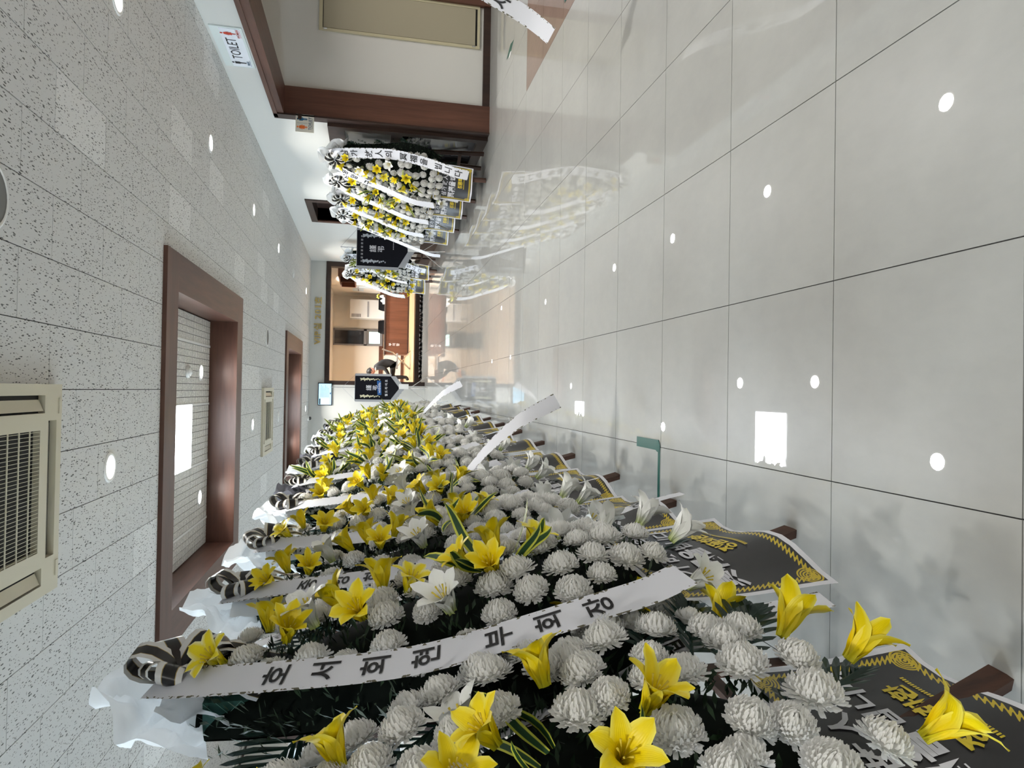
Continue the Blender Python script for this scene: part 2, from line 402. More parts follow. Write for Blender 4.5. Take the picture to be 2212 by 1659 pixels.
for ci, (a, b, c, d) in enumerate(COF):
    o = thing('ceiling_coffer', ['walnut-framed recessed ceiling coffer above the front of the hall, light panel showing',
              'walnut-framed recessed ceiling coffer close to the gold room lettering'][ci], 'coffer', ((a+b)/2, (c+d)/2, CEIL))
    cx, cy = (a+b)/2, (c+d)/2; hx, hy = (b-a)/2, (d-c)/2; w = .29
    box('casing_board', -hx-w, hx+w, -hy-w, -hy, -.03, .0, wood_x, o)
    box('casing_board', -hx-w, hx+w, hy, hy+w, -.03, .0, wood_x, o)
    box('casing_board', -hx-w, -hx, -hy, hy, -.03, .0, wood_y, o)
    box('casing_board', hx, hx+w, -hy, hy, -.03, .0, wood_y, o)
    box('reveal_board', -hx-.02, -hx, -hy, hy, -.0, .27, wood_y, o)
    box('reveal_board', hx, hx+.02, -hy, hy, -.0, .27, wood_y, o)
    box('reveal_board', -hx-.02, hx+.02, hy, hy+.02, -.0, .27, wood_x, o)
    box('reveal_board', -hx-.02, hx+.02, -hy-.02, -hy, -.0, .27, wood_x, o)
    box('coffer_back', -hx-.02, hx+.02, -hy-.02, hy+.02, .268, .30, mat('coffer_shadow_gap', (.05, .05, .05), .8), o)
    lx0, lx1 = -.79-cx, -.18-cx; ly0, ly1 = (6.46-cy, 7.05-cy) if ci == 0 else (13.45-cy, 14.05-cy)
    sl = MB(); SM = None
    strips = [-.18-cx+.61*k for k in range(-5, 5)]
    for sx in strips:
        if -hx < sx < hx: box('cross_tee', max(-hx, sx-.012), min(hx, sx+.012), -hy, hy, .245, .268, white_m, o)
        for q in range(9):
            x0 = sx+.014+q*.0648; x1 = x0+.0600
            if x0 < -hx or x1 > hx: continue
            for r in range(-1, 5):
                y0 = ly0-.6+r*.6-.6; y1 = y0+.596
                y0, y1 = max(y0, -hy), min(y1, hy)
                if y1-y0 < .03: continue
                if x1 > lx0+.01 and x0 < lx1-.01 and y1 > ly0+.01 and y0 < ly1-.01: continue
                if ci == 0:
                    k = (round(y1-y0, 2)); 
                    link('ceiling_slat', MB().box(-.03, .03, -(y1-y0)/2, (y1-y0)/2, 0, .012).mesh('ceiling_slat', slat_m), o, ((x0+x1)/2, (y0+y1)/2, .25))
                else: sl.box(x0, x1, y0, y1, .25, .262)
    if sl.v: sl.build('slats', slat_m, o, kind='stuff')
    lp = box('light_panel', lx0, lx1, ly0, ly1, .240, .25, panel_lit, o)
    pl = bpy.data.lights.new('panel_light', 'AREA'); pl.shape = 'RECTANGLE'; pl.size = .6; pl.size_y = .58; pl.energy = 26; pl.color = (.93, .96, 1)
    link('panel_light', pl, o, ((lx0+lx1)/2, (ly0+ly1)/2, .236))

def downlight(x, y, z, label, group='round downlights in the hall ceiling', e=LAMP_W):
    o = thing('downlight', label, 'downlight', (x, y, z), 0, group)
    link('trim_ring', DL_RING, o); link('lamp_disc', DL_DISC, o)
    l = bpy.data.lights.new('lamp', 'AREA'); l.shape = 'DISK'; l.size = .125; l.energy = e; l.spread = 2.5; l.color = (1, .975, .93)
    link('lamp', l, o, (0, 0, -.008)); return o
DL_RING = MB().lathe([(.066, .0), (.068, -.007), (.085, -.006), (.088, 0)], 28).mesh('trim_ring', white_m, True)
DL_DISC = MB().disc(.066, (0, 0, -.004), 28, True).mesh('lamp_disc', lamp_m)
ORD = ['first', 'second', 'third', 'fourth', 'fifth', 'sixth', 'seventh', 'eighth', 'ninth']
for k, y in enumerate((15.8, 11.1, 8.79, 6.48, 4.19, 1.9, -.4, -2.7)): downlight(2.2, y, CEIL, ORD[k]+' round downlight from the end wall in the row beside the TOILET sign')
for k, y in enumerate((15.8, 13.4, 11.1, 8.79, 6.48, 4.19, 1.9, -.4, -2.7)): downlight(-3.2, y, CEIL, ORD[k]+' round downlight from the end wall in the unseen row added along the windows', e=LAMP_W*.8)  # unseen row mirrored from the TOILET side, added because the hall needs its light
for y, lb in ((-.4, 'round downlight behind the near air unit, away from the coffers'), (4.24, 'round downlight between the near air unit and the near coffer'), (9.02, 'round downlight between the near coffer and the far air unit'), (16.2, 'round downlight between the far coffer and the end wall')): downlight(-.47, y, CEIL, lb)
for cn, dy in (('near', 0), ('far', 7.0)):
    for (x, y, lb) in ((.15, 7.4, 'on the toilet side, toward the end wall'), (.15, 6.0, 'on the toilet side, away from the end wall'), (-1.14, 7.45, 'on the window side, toward the end wall'), (-1.14, 6.0, 'on the window side, away from the end wall')):
        downlight(x, y+dy, 3.05, 'round downlight inside the %s ceiling coffer %s' % (cn, lb), 'downlights in the %s coffer' % cn, e=4)

def speaker(x, y, r, label):
    o = thing('ceiling_speaker', label, 'speaker', (x, y, CEIL))
    MB().lathe([(r, 0), (r, -.006), (r*.9, -.012), (r*.86, -.008)], 32).build('rim', white_m, o, True)
    MB().disc(r*.87, (0, 0, -.007), 32, True).build('grille', mat('grey_perforated_grille', (.17, .17, .165), .6), o)
speaker(.73, 2.93, .145, 'large grey round ceiling speaker beside the near air unit')
speaker(.72, 10.11, .13, 'grey round ceiling speaker between the two coffers')
o = thing('smoke_detector', 'small white smoke detector on the near coffer ceiling', 'detector', (.14, 6.87, 3.05))
MB().lathe([(.06, 0), (.06, -.018), (.045, -.028), (.02, -.045), (0, -.046)], 20).build('body', white_m, o, True)
MB().lathe([(.046, -.020), (.049, -.026), (.04, -.030)], 20).build('vent_ring', mat('detector_grey', (.25, .25, .25), .6), o, True)
for (x, y, lb) in ((2.17, 13.25, 'flat white ceiling disc in the downlight row near the end wall'), (-.47, 11.49, 'flat white ceiling disc behind the far air unit')):
    o = thing('ceiling_cover', lb, 'cover', (x, y, CEIL)); MB().lathe([(.09, 0), (.088, -.006), (.03, -.010), (0, -.010)], 24).build('cover_disc', white_m, o, True)
    MB().lathe([(.03, -.010), (.03, -.016), (0, -.016)], 16).build('hub', white_m, o, True)
o = thing('camera_dome', 'small black dome camera at the head of the end wall', 'camera', (-.72, 16.8, CEIL-.03))
MB().lathe([(.06, .03), (.06, -.005), (.045, -.01)], 16).build('base', white_m, o, True)
MB().lathe([(.045, -.01), (.04, -.04), (.02, -.058), (0, -.06)], 16).build('dome', dark_glass, o, True)

def air_unit(y0, label):
    o = thing('ceiling_air_unit', label, 'air conditioner', (-.475, y0+.475, CEIL))
    b = MB()
    rects = [(-.475, .475, -.475, .475)]
    slots = [(-.31, .31, -.425, -.345), (-.31, .31, .345, .425), (-.425, -.345, -.31, .31), (.345, .425, -.31, .31), (-.27, .27, -.27, .27)]
    for h in slots: rects = [q for p in rects for q in subtract(p, h)]
    for (a, bb, c, d) in rects: b.box(a, bb, c, d, -.032, 0)
    b.build('face_panel', acm, o)
    box('dark_interior', -.45, .45, -.45, .45, -.004, .0, black_m, o)
    for (a, bb, c, d) in slots[:4]:
        v = MB(); cx, cy = (a+bb)/2, (c+d)/2
        if bb-a > d-c: v.add([(a+.01, cy-.03, -.030), (bb-.01, cy-.03, -.030), (bb-.01, cy+.02, -.010), (a+.01, cy+.02, -.010)], [(0, 3, 2, 1)])
        else: v.add([(cx-.03, c+.01, -.030), (cx+.02, c+.01, -.010), (cx+.02, d-.01, -.010), (cx-.03, d-.01, -.030)], [(0, 1, 2, 3)])
        v.build('louver', acm, o)
    g = MB()
    for k in range(32): x = -.264+k*.0170; g.box(x-.0010, x+.0010, -.27, .27, -.030, -.0285)
    g.build('grille_slats', acm, o, kind='stuff')
    for k in range(5): y = -.18+k*.09; box('grille_bar', -.27, .27, y-.0035, y+.0035, -.032, -.0285, acm, o)
    fr = MB()
    for (a, bb, c, d) in subtract((-.335, .335, -.335, .335), (-.329, .329, -.329, .329)): fr.box(a, bb, c, d, -.0335, -.030)
    fr.build('panel_seam', mat('seam_shadow', (.10, .09, .07), .7), o)
    for s in (-1, 1): box('latch', s*.375-.035, s*.375+.035, .44, .465, -.037, -.030, acm, o)
air_unit(2.58, 'ivory four-way ceiling air unit overhead with dark square grille')
air_unit(9.72, 'ivory four-way ceiling air unit between the two coffers')

# ------------------------------------------------------------------ walls
# right wall: header over the side lobby, then solid wall with a doorway
wr = struct('wall_right', RW, RW+.3, BACKY, 8.0, 2.47, CEIL+.06, wall_m)
box('upper_wall', RW, RW+.3, 8.0, ENDY+.2, 2.43, CEIL+.06, wall_m, wr)
box('wall_panel', RW, RW+.3, 8.0, 11.62, 0, 2.43, wall_m, wr)
box('wall_panel', RW, RW+.3, 12.86, ENDY+.2, 0, 2.43, wall_m, wr)
h = struct('trim_1', RW-.015, RW+.32, BACKY, 8.0, 2.36, 2.47, wood_y)
box('header_lip', RW-.03, RW-.012, BACKY, 8.03, 2.43, 2.475, wood_y, h)
p = struct('trim_2', RW-.015, RW+.31, 7.95, 8.02, 0, 2.36, wood_z)
box('post_edge', RW-.03, RW-.012, 7.93, 8.06, 0, 2.475, wood_dark, p)
al = struct('wall_lobby', RW+.31, 7.4, 8.0, 8.15, 0, 2.62, wall_m)
box('baseboard_lobby', RW+.31, 7.4, 7.965, 8.0, 0, .085, wood_dark, None, kind='structure')
struct('wall_lobby_side', 7.4, 7.5, BACKY, 8.15, 0, 2.62, wall_m)
lc = struct('ceiling_lobby', RW+.3, 7.5, BACKY, 8.15, 2.62, 2.7, wall_m)
struct('wall_back', LW, 7.5, BACKY-.12, BACKY, 0, CEIL+.06, wall_m)
for y, lb in ((0, 'farthest from'), (3.2, 'second from'), (6.2, 'nearest to')): downlight(5.2, y, 2.62, 'round downlight in the side lobby ceiling '+lb+' the beige access door', 'lobby downlights', e=LAMP_W*1.9)
# end wall with wide opening
EX0, EX1, EZ = .20, 3.00, 2.33
we = struct('wall_end', LW, RW, ENDY, ENDY+.2, 2.43, CEIL+.06, wall_m)
box('wall_panel', LW, EX0-.10, ENDY, ENDY+.2, 0, 2.43, wall_m, we)
t = struct('trim_3', EX0-.10, EX1+.12, ENDY-.025, ENDY+.21, EZ, EZ+.11, wood_dark)
box('jamb', EX0-.10, EX0, ENDY-.025, ENDY+.21, 0, EZ, wood_dark, t)
box('jamb', EX1, EX1+.12, ENDY-.025, ENDY+.21, 0, EZ, wood_dark, t)
# left wall with windows
wl = struct('wall_left', LW-.15, LW, BACKY, ENDY, 0, .85, wall_m)
box('wall_panel', LW-.15, LW, BACKY, ENDY, 2.25, CEIL+.06, wall_m, wl)
WIN = [(-2.6, 0), (.9, 3.4), (4.1, 6.6), (7.3, 9.84), (10.6, 13.1), (13.9, 16.4)]
ys = [BACKY]+[q for w in WIN for q in w]+[ENDY]
for k in range(0, len(ys), 2): box('wall_panel', LW-.15, LW, ys[k], ys[k+1], .85, 2.25, wall_m, wl)
for k in range(2): box('crown_line', LW, LW+.03-.012*k, BACKY, ENDY, CEIL-.03-.03*k, CEIL-.012-.03*k, wood_dark if k else wall_m, wl)
for k, (y0, y1) in enumerate(WIN):
    w = struct('window_%d' % (k+1), LW-.11, LW+.02, y0, y1, .85, .90, upvc)
    box('frame_head', LW-.11, LW+.02, y0, y1, 2.20, 2.25, upvc, w)
    for y in (y0, y1-.05): box('frame_jamb', LW-.11, LW+.02, y, y+.05, .90, 2.2, upvc, w)
    box('mullion', LW-.10, LW+.01, (y0+y1)/2-.025, (y0+y1)/2+.025, .90, 2.2, upvc, w)
    box('transom', LW-.095, LW, y0+.05, y1-.05, 1.30, 1.34, upvc, w)
    for (a, b) in ((y0+.05, (y0+y1)/2-.025), ((y0+y1)/2+.025, y1-.05)):
        for (c, d) in ((.90, 1.30), (1.34, 2.2)): box('pane', LW-.06, LW-.054, a, b, c, d, pane_m, w)
    pt = bpy.data.lights.new('window_portal', 'AREA'); pt.shape = 'RECTANGLE'; pt.size = y1-y0; pt.size_y = 1.4; pt.energy = 1; pt.cycles.is_portal = True
    link('window_portal', pt, None, (LW-.16, (y0+y1)/2, 1.55), (PI/2, 0, -PI/2))
ob = thing('outside_ground', 'pale paved yard outside the windows', 'yard', (LW-6, 7, -.5), kind='structure')
ob['kind'] = 'structure'
box('paving', -5.8, 5.8, -14, 14, -.1, 0, mat('pale_concrete', (.45, .46, .45), .8), ob)

# doorway on the right wall
d1 = struct('door_1', RW-.02, RW+.32, 11.50, 12.98, 2.35, 2.46, wood_dark)
box('jamb', RW-.02, RW+.32, 11.50, 11.62, 0, 2.35, wood_dark, d1)
box('jamb', RW-.02, RW+.32, 12.86, 12.98, 0, 2.35, wood_z, d1)
box('door_leaf', RW+.22, RW+.27, 11.62, 12.86, 0, 2.35, wood_dark, d1)
MB().tube([(RW+.20, 11.75, 1.0), (RW+.17, 11.75, 1.0), (RW+.17, 11.88, 1.0)], .01).build('door_handle', chrome_m, d1)
struct('baseboard_right', RW-.02, RW, 9.9, 11.5, 0, .34, wood_dark); struct('baseboard_right_far', RW-.02, RW, 12.98, ENDY-.03, 0, .34, wood_dark)
# dark glazed case standing along the wall behind the first wreaths
gc = thing('glazed_case', 'low dark wood case with grey glass panes against the wall beside the walnut post', 'cabinet', (RW, 8.05, 0))
box('back_board', -.02, 0, 0, 1.85, 0, 1.89, wood_dark, gc)
for (y0, y1, z0, z1) in ((0, .10, 0, 1.89), (1.75, 1.85, 0, 1.89), (.10, 1.75, 0, .12), (.10, 1.75, 1.02, 1.16), (.10, 1.75, 1.70, 1.89), (.88, .97, .12, 1.70)):
    box('frame_rail', -.07, -.02, y0, y1, z0, z1, wood_dark, gc)
for (y0, y1) in ((.10, .88), (.97, 1.75)):
    box('upper_pane', -.04, -.03, y0, y1, 1.16, 1.70, grey_glass, gc); box('lower_pane', -.04, -.03, y0, y1, .12, 1.02, dark_glass, gc)

# steel access door in the lobby wall, and the framed door next to it
ad = thing('access_door', 'beige steel access panel door in the white lobby wall', 'door', (4.13, 8.0, 0))
for (x0, x1, z0, z1) in ((0, .03, .13, 2.0), (.48, .51, .13, 2.0), (.03, .48, 1.96, 2.0), (.03, .48, .13, .16)): box('frame', x0, x1, -.02, 0, z0, z1, frame_beige, ad)
box('gap', .03, .48, -.006, 0, .16, 1.96, black_m, ad)
box('leaf', .036, .478, -.016, -.006, .185, 1.952, steel_beige, ad)
for z in (.2, 1.93): MB().tube([(.02, -.02, z-.02), (.02, -.02, z+.02)], .008).build('hinge_pin', chrome_m, ad)
d2 = struct('door_2', 4.64, 4.74, 7.94, 8.0, 0, 2.2, wood_z)
box('jamb', 5.68, 5.78, 7.94, 8.0, 0, 2.2, wood_z, d2); box('head', 4.64, 5.78, 7.94, 8.0, 2.2, 2.3, wood_x, d2)
box('door_leaf', 4.74, 5.68, 7.97, 8.0, 0, 2.2, mat('pale_grey_door', (.50, .50, .53), .5), d2)
MB().tube([(5.6, 7.96, 1.0), (5.6, 7.92, 1.0), (5.48, 7.92, 1.0)], .01).build('door_handle', chrome_m, d2)

# ------------------------------------------------------------------ VIP room beyond the end opening
RF = .2
rm = struct('wall_room_back', -2.2, 3.4, 24.0, 24.1, 0, 2.7, cream_m)
rmr = struct('wall_room_right', 3.25, 3.4, ENDY+.2, 24.0, 0, 2.7, cream_m)
struct('wall_room_left', -2.3, -2.2, ENDY+.2, 24.0, 0, 2.7, cream_m)
struct('ceiling_room', -2.3, 3.4, ENDY+.2, 24.1, 2.62, 2.72, white_m)
rf = struct('floor_room', -2.2, 3.25, 18.42, 24.0, 0, RF, wood_orange)
box('step_riser', -2.2, 3.25, 18.38, 18.42, 0, RF-.03, wood_dark, rf)
struct('baseboard_room', -2.2, 3.25, 23.97, 24.0, RF, RF+.10, wood_desk); struct('trim_4', -2.2, 3.25, 23.97, 24.0, .92, 1.06, wood_desk)
struct('trim_5', 3.22, 3.25, ENDY+.3, 23.97, .92, 1.06, wood_desk); struct('trim_6', 3.22, 3.25, ENDY+.3, 23.97, RF, RF+.16, wood_desk)
for (x, y, lb) in ((1.0, 19, 'over the entry step'), (1.0, 22, 'behind the walnut desk'), (2.6, 20.5, 'by the pigeonhole cabinet'), (-.8, 20.5, 'on the side of the seated person')): downlight(x, y, 2.62, 'round downlight in the reception room ceiling '+lb, 'reception room downlights', e=58)
# window in the back wall
bw = thing('back_window', 'narrow tall dark window with a bright lower pane in the reception room wall', 'window', (1.79, 24, 0))
def yz(px, py, Y): q = at_y(px, py, Y); return q
q0, q1 = at_y(719, 745, 24), at_y(824, 713, 24)
bw.location = (0, 23.97, 0)
gfr = mat('grey_aluminium_frame', (.22, .22, .23), .4)
for (x0, x1, z0, z1) in ((q0.x, q1.x, q1.z-.04, q1.z), (q0.x, q1.x, q0.z-.05, q0.z), (q0.x, q0.x+.05, q1.z, q0.z), (q1.x-.05, q1.x, q1.z, q0.z), (q0.x, q1.x, q1.z+.50, q1.z+.60)):
    box('frame', x0, x1, -.05, .0, min(z0, z1), max(z0, z1), gfr, bw)
box('dark_pane', q0.x+.05, q1.x-.05, -.02, -.015, q1.z+.60, q0.z-.05, dark_glass, bw)
box('bright_pane', q0.x+.08, q1.x-.08, -.02, -.015, q1.z+.05, q1.z+.42, mat('daylit_pane', (.6, .8, .75), .3, emit=(.62, .92, .85), es=.8), bw)
box('sash', q0.x+.05, q1.x-.05, -.018, -.010, q1.z, q1.z+.5, gfr, bw)
# desk
a, b = at_y(833, 765, 21), at_y(882, 632, 21)
dk = thing('reception_desk', 'walnut reception desk with white lettering on its front panel', 'desk', ((a.x+b.x)/2, 21, RF)); hw = (b.x-a.x)/2
box('front_panel', -hw, hw, -.02, .02, .0, .70, wood_desk, dk); box('side_panel', -hw, -hw+.03, .02, .6, 0, .70, wood_desk, dk); box('side_panel', hw-.03, hw, .02, .6, 0, .70, wood_desk, dk)
box('desk_top', -hw-.02, hw+.02, -.05, .65, .70, .74, wood_dark, dk); box('kick_strip', -hw, hw, -.03, -.02, 0, .04, wood_dark, dk)
tb = MB()
for k, ch in enumerate('부의함'): text(tb, ch, lambda u, v: (u, -.024, v), .10, -hw+.30, .56-.115*k, .02)
tb.build('lettering', ink_white, dk)
for k, (px, lb) in enumerate(((655, 'black mesh office chair behind the desk near the tall air conditioner'), (705, 'black office chair behind the middle of the walnut desk'))):
    q = at_y(826, px, 22); c = thing('office_chair', lb, 'chair', (q.x, 22, RF))
    MB().grid(lambda u, v: ((u-.5)*.46*(1-.2*(2*v-1)**2), .22+.04*math.sin(PI*v), .50+.42*v), 6, 6).build('backrest', ink, c, True)
    MB().box(-.24, .24, -.25, .2, .42, .48).build('seat', ink, c); MB().tube([(0, 0, .08), (0, 0, .42)], .03).build('stem', chrome_m, c)
    for s in range(5): MB().tube([(0, 0, .09), (.26*math.cos(s*1.257), .26*math.sin(s*1.257), .03)], .02, 6).build('base_leg', ink, c)
tp = thing('tissue_box', 'small white tissue pack on the desk end', 'tissue', (at_y(830, 650, 21.2).x, 21.2, RF+.74))
box('carton', -.1, .1, -.05, .05, 0, .07, white_m, tp); MB().grid(lambda u, v: ((u-.5)*.1, (v-.5)*.06, .07+.07*math.sin(PI*u)*math.sin(PI*v)), 4, 4).build('sheet', white_m, tp)
fl = thing('flower_vase', 'small vase of pale flowers at the desk corner by the side wall', 'vase', (at_y(826, 640, 21.3).x, 21.35, RF+.74))
MB().lathe([(0, 0), (.05, 0), (.06, .06), (.035, .14), (.045, .16)], 14).build('pot', white_m, fl, True)
for k in range(6): MB().lathe([(0, -.03), (.035, 0), (0, .03)], 8, (.05*math.cos(k), .05*math.sin(k), .19+.02*(k % 3))).build('bloom', lily_w if k % 2 else lily_y, fl, True)
# standing air conditioner
a, b = at_y(757, 647, 23.2), at_y(757, 687, 23.2)
ac = thing('tower_air_conditioner', 'tall pale grey floor-standing air conditioner behind the desk', 'air conditioner', ((a.x+b.x)/2, 23.3, RF)); hw = abs(a.x-b.x)/2
H = a.z-RF; box('body', -hw, hw, -.22, .3, 0, H, mat('pale_grey_appliance', (.62, .65, .66), .4), ac)
box('front_frame', -hw, hw, -.25, -.22, 0, H, white_m, ac)
for k in range(7): box('vent_slot', -hw+.03, -hw+.14, -.256, -.25, H-.08-.045*k, H-.06-.045*k, black_m, ac)
for k in range(4): box('lower_slot', -hw+.03, -hw+.14, -.256, -.25, .5+.06*k, .53+.06*k, black_m, ac)
box('control_strip', -hw+.04, hw-.06, -.256, -.25, H-.62, H-.56, mat('control_grey', (.35, .36, .38), .4), ac)
# wall cabinet on the room's right wall, notices, cabinet
a, b = at_x(733, 575, 3.22), at_x(768, 602, 3.22)
cb = thing('wall_cabinet', 'open brown wooden pigeonhole cabinet on the cream side wall', 'cabinet', (3.22, 0, 0))
ya, yb, za, zb = min(a.y, b.y), max(a.y, b.y), min(a.z, b.z), max(a.z, b.z); yb = min(yb, 20.6)
box('back', -.03, 0, ya, yb, za, zb, wood_desk, cb); box('top_board', -.26, 0, ya, yb, zb, zb+.03, wood_desk, cb); box('bottom_board', -.26, 0, ya, yb, za-.03, za, wood_desk, cb)
for y in (ya, (ya+yb)/2, yb-.03): box('side_board', -.26, -.03, y, y+.03, za, zb, wood_desk, cb)
for k, (x0, y0, x1, y1, lb) in enumerate(((752, 628, 764, 640, 'pale blue notice sheet on the cream side wall'), (764, 628, 792, 634, 'wide pale notice sheet on the cream side wall'))):
    a, b = at_x(x0, y0, 3.24), at_x(x1, y1, 3.24)
    n_ = thing('notice_sheet', lb, 'notice', (3.235, 0, 0))
    yy0, yy1 = 21.6+k*.5, 22.0+k*.7
    box('sheet', -.004, 0, yy0, yy1, 1.35+.25*k, 1.85+.1*k, mat('pale_blue_paper', (.62, .70, .74), .6), n_); box('heading', -.006, -.004, yy0+.05, yy1-.05, 1.75, 1.79, mat('grey_print', (.3, .3, .33), .6), n_)
# shoes on the entry floor along the step
SHOE = MB().grid(lambda u, v: ((.045-.012*math.cos(2*PI*v))*math.cos(2*PI*u)*(1 if v < .99 else .9), -.13+.26*v, .035+.03*math.sin(2*PI*u)*(1.1-.5*v)), 10, 6)
for k in range(10):
    px = 640+k*19; q = at_z(904, px, .0)
    wht = k == 0
    for s in (-1, 1):
        o = thing('shoe', 'white slipper on the entry floor by the right jamb' if wht else 'black leather shoe in the row along the step edge', 'slipper' if wht else 'shoe', (q.x+s*.06, 18.15+.03*(k % 3), 0), .2*(k % 3-1), None if wht else 'shoes along the step')
        if wht: o['group'] = 'white slippers by the jamb'
        link('upper', SHOE.mesh('upper', white_m if wht else ink, True), o, (0, 0, .012))
        box('sole', -.045, .045, -.13, .13, 0, .015, white_m if wht else ink, o)

# ------------------------------------------------------------------ seated person at the room's left edge
SUIT = mat('black_suit_cloth', (.008, .008, .010), .8); SKIN = leafy('skin', (.52, .25, .18), .5)
HAIR = mat('black_hair', (.008, .007, .006), .5)
def skin_body(name, joints, edges, m, parent, sub=2, root=0):
    me = bpy.data.meshes.new(name); me.from_pydata([j[0] for j in joints], edges, []); o = link(name, me, parent)
    sk = o.modifiers.new('skin', 'SKIN'); ss = o.modifiers.new('sub', 'SUBSURF'); ss.levels = ss.render_levels = sub
    for i, j in enumerate(joints): me.skin_vertices[0].data[i].radius = (j[1], j[1] if len(j) < 3 else j[2]); me.skin_vertices[0].data[i].use_root = (i == root)
    dg = bpy.context.evaluated_depsgraph_get(); e = o.evaluated_get(dg); nm = bpy.data.meshes.new_from_object(e)
    o.modifiers.clear(); o.data = nm; nm.materials.clear(); nm.materials.append(m)
    nm.polygons.foreach_set('use_smooth', [True]*len(nm.polygons)); return o
q = at_y(805, 803, 20)
pr = thing('person', 'person in a black suit seated and bending forward beside the banner', 'person', (q.x+.30, 20.0, RF))
# local -x is the way the person faces; seat height .45
J = [((0, 0, .52), .15, .17), ((-.03, 0, .70), .14, .17), ((-.12, 0, .88), .13, .18), ((-.18, 0, .98), .08, .10), ((-.22, 0, 1.03), .05),
     ((-.17, .19, .93), .065), ((-.20, .24, .72), .052), ((-.40, .18, .60), .04), ((-.17, -.19, .93), .065), ((-.20, -.24, .72), .052), ((-.40, -.18, .60), .04),
     ((-.03, .10, .50), .09), ((-.45, .11, .50), .07), ((-.44, .11, .10), .05), ((-.54, .11, .05), .04), ((-.03, -.10, .50), .09), ((-.45, -.11, .50), .07), ((-.44, -.11, .10), .05), ((-.54, -.11, .05), .04)]
EDG = [(0, 1), (1, 2), (2, 3), (3, 4), (2, 5), (5, 6), (6, 7), (2, 8), (8, 9), (9, 10), (0, 11), (11, 12), (12, 13), (13, 14), (0, 15), (15, 16), (16, 17), (17, 18)]
skin_body('suit', J, EDG, SUIT, pr)
def head_fn(u, v):
    th, ph = 2*PI*u, PI*v
    x, y, z = math.sin(ph)*math.cos(th), math.sin(ph)*math.sin(th), math.cos(ph)
    r = 1+(.10 if z < -.3 and x < 0 else 0)*(-z)
    n_ = .018*max(0, 1-((y/.22)**2+((z+.15)/.28)**2)) if x < 0 else 0
    return (x*.098*r-n_*1.2, y*.076, z*.122)
hd = MB().grid(head_fn, 20, 14).build('head', SKIN, pr, True); hd.location = (-.29, 0, 1.12); hd.rotation_euler = (0, -.55, 0)
MB().grid(lambda u, v: tuple(Vector(head_fn(u, v*.62))*1.07+Vector((.016, 0, .010))), 20, 8).build('hair', HAIR, hd, True)
for s in (-1, 1):
    MB().lathe([(0, -.006), (.011, 0), (0, .006)], 8, (-.092, s*.032, .012)).build('eye', HAIR, hd); MB().lathe([(0, -.022), (.014, 0), (0, .022)], 8, (0, s*.076, -.01)).build('ear', SKIN, hd)
MB().box(-.093, -.085, -.02, .02, -.062, -.055).build('mouth', mat('lip', (.36, .10, .08), .5), hd)
MB().tube([(-.17, .09, .99), (-.25, .06, 1.0), (-.275, 0, .97), (-.25, -.06, 1.0), (-.17, -.09, .99)], .018).build('shirt_collar', white_m, pr)
for s in (-1, 1):
    J = [((-.40, s*.18, .60), .028), ((-.46, s*.16, .585), .036, .018)]; E_ = [(0, 1)]
    for k in range(4): b0 = len(J); J += [((-.50, s*(.185-.018*k), .585), .010), ((-.535, s*(.18-.016*k), .575), .009), ((-.555, s*(.175-.015*k), .555), .008)]; E_ += [(1, b0), (b0, b0+1), (b0+1, b0+2)]
    b0 = len(J); J += [((-.455, s*.12, .58), .010), ((-.49, s*.105, .57), .009)]; E_ += [(1, b0), (b0, b0+1)]
    skin_body('hand', J, E_, SKIN, pr, 1)
st = thing('folding_chair', 'grey folding chair under the seated person', 'chair', (pr.location.x+.05, 20.0, RF))
box('seat', -.25, .2, -.21, .21, .36, .40, mat('grey_vinyl', (.25, .25, .26), .5), st); MB().grid(lambda u, v: (.24+.08*v, (u-.5)*.4, .55+.25*v), 4, 4).build('backrest', mat('grey_vinyl', (.25, .25, .26), .5), st)
for s in (-.2, .2):
    MB().tube([(-.25, s, 0), (.22, s, .5), (.32, s, .82)], .012, 6).build('leg', chrome_m, st); MB().tube([(.28, s, 0), (-.18, s, .37)], .012, 6).build('leg', chrome_m, st)

# ------------------------------------------------------------------ signs on walls
ts = thing('toilet_sign', 'white acrylic TOILET sign with man and woman figures above the lobby opening', 'sign', (RW, 6.53, 2.635))
# local: u along -Y is viewer right ... wall faces -X, so viewer right is -Y
box('acrylic_plate', -.012, 0, -.37, .37, -.135, .135, mat('clear_green_acrylic', (.72, .78, .76), .1, spec=.6), ts)
box('white_sheet', -.015, -.012, -.35, .35, -.115, .06, mat('sign_white', (.80, .82, .87), .4), ts)
sf = lambda u, v: (-.0165, -u, v)
tb = MB(); text(tb, 'TOILET', sf, .125, .0, -.01, .004, .95); tb.build('lettering', ink, ts)
def figure(mb, fn, u0, v0, s, skirt):
    n = 12; mb.add([fn(u0+.16*s*math.cos(2*PI*k/n), v0+.85*s+.16*s*math.sin(2*PI*k/n)) for k in range(n)], [tuple(range(n))])
    P = [(-.28, .62), (.28, .62), (.30, .0), (.2, 0), (.2, .45), (.16, -.05), (.14, -.75), (.03, -.75), (.02, -.1), (-.02, -.1), (-.03, -.75), (-.14, -.75), (-.16, -.05), (-.2, .45), (-.2, 0), (-.30, 0)]
    if skirt: P = [(-.2, .62), (.2, .62), (.42, .02), (.32, 0), (.18, .35), (.34, -.3), (.14, -.3), (.12, -.75), (.03, -.75), (.03, -.3), (-.03, -.3), (-.03, -.75), (-.12, -.75), (-.14, -.3), (-.34, -.3), (-.18, .35), (-.32, 0), (-.42, .02)]
    mb.add([fn(u0+x*s, v0+y*s) for x, y in P], [tuple(range(len(P)))])
tb = MB(); figure(tb, sf, -.27, -.015, .075, False); tb.build('man_figure', ink, ts)
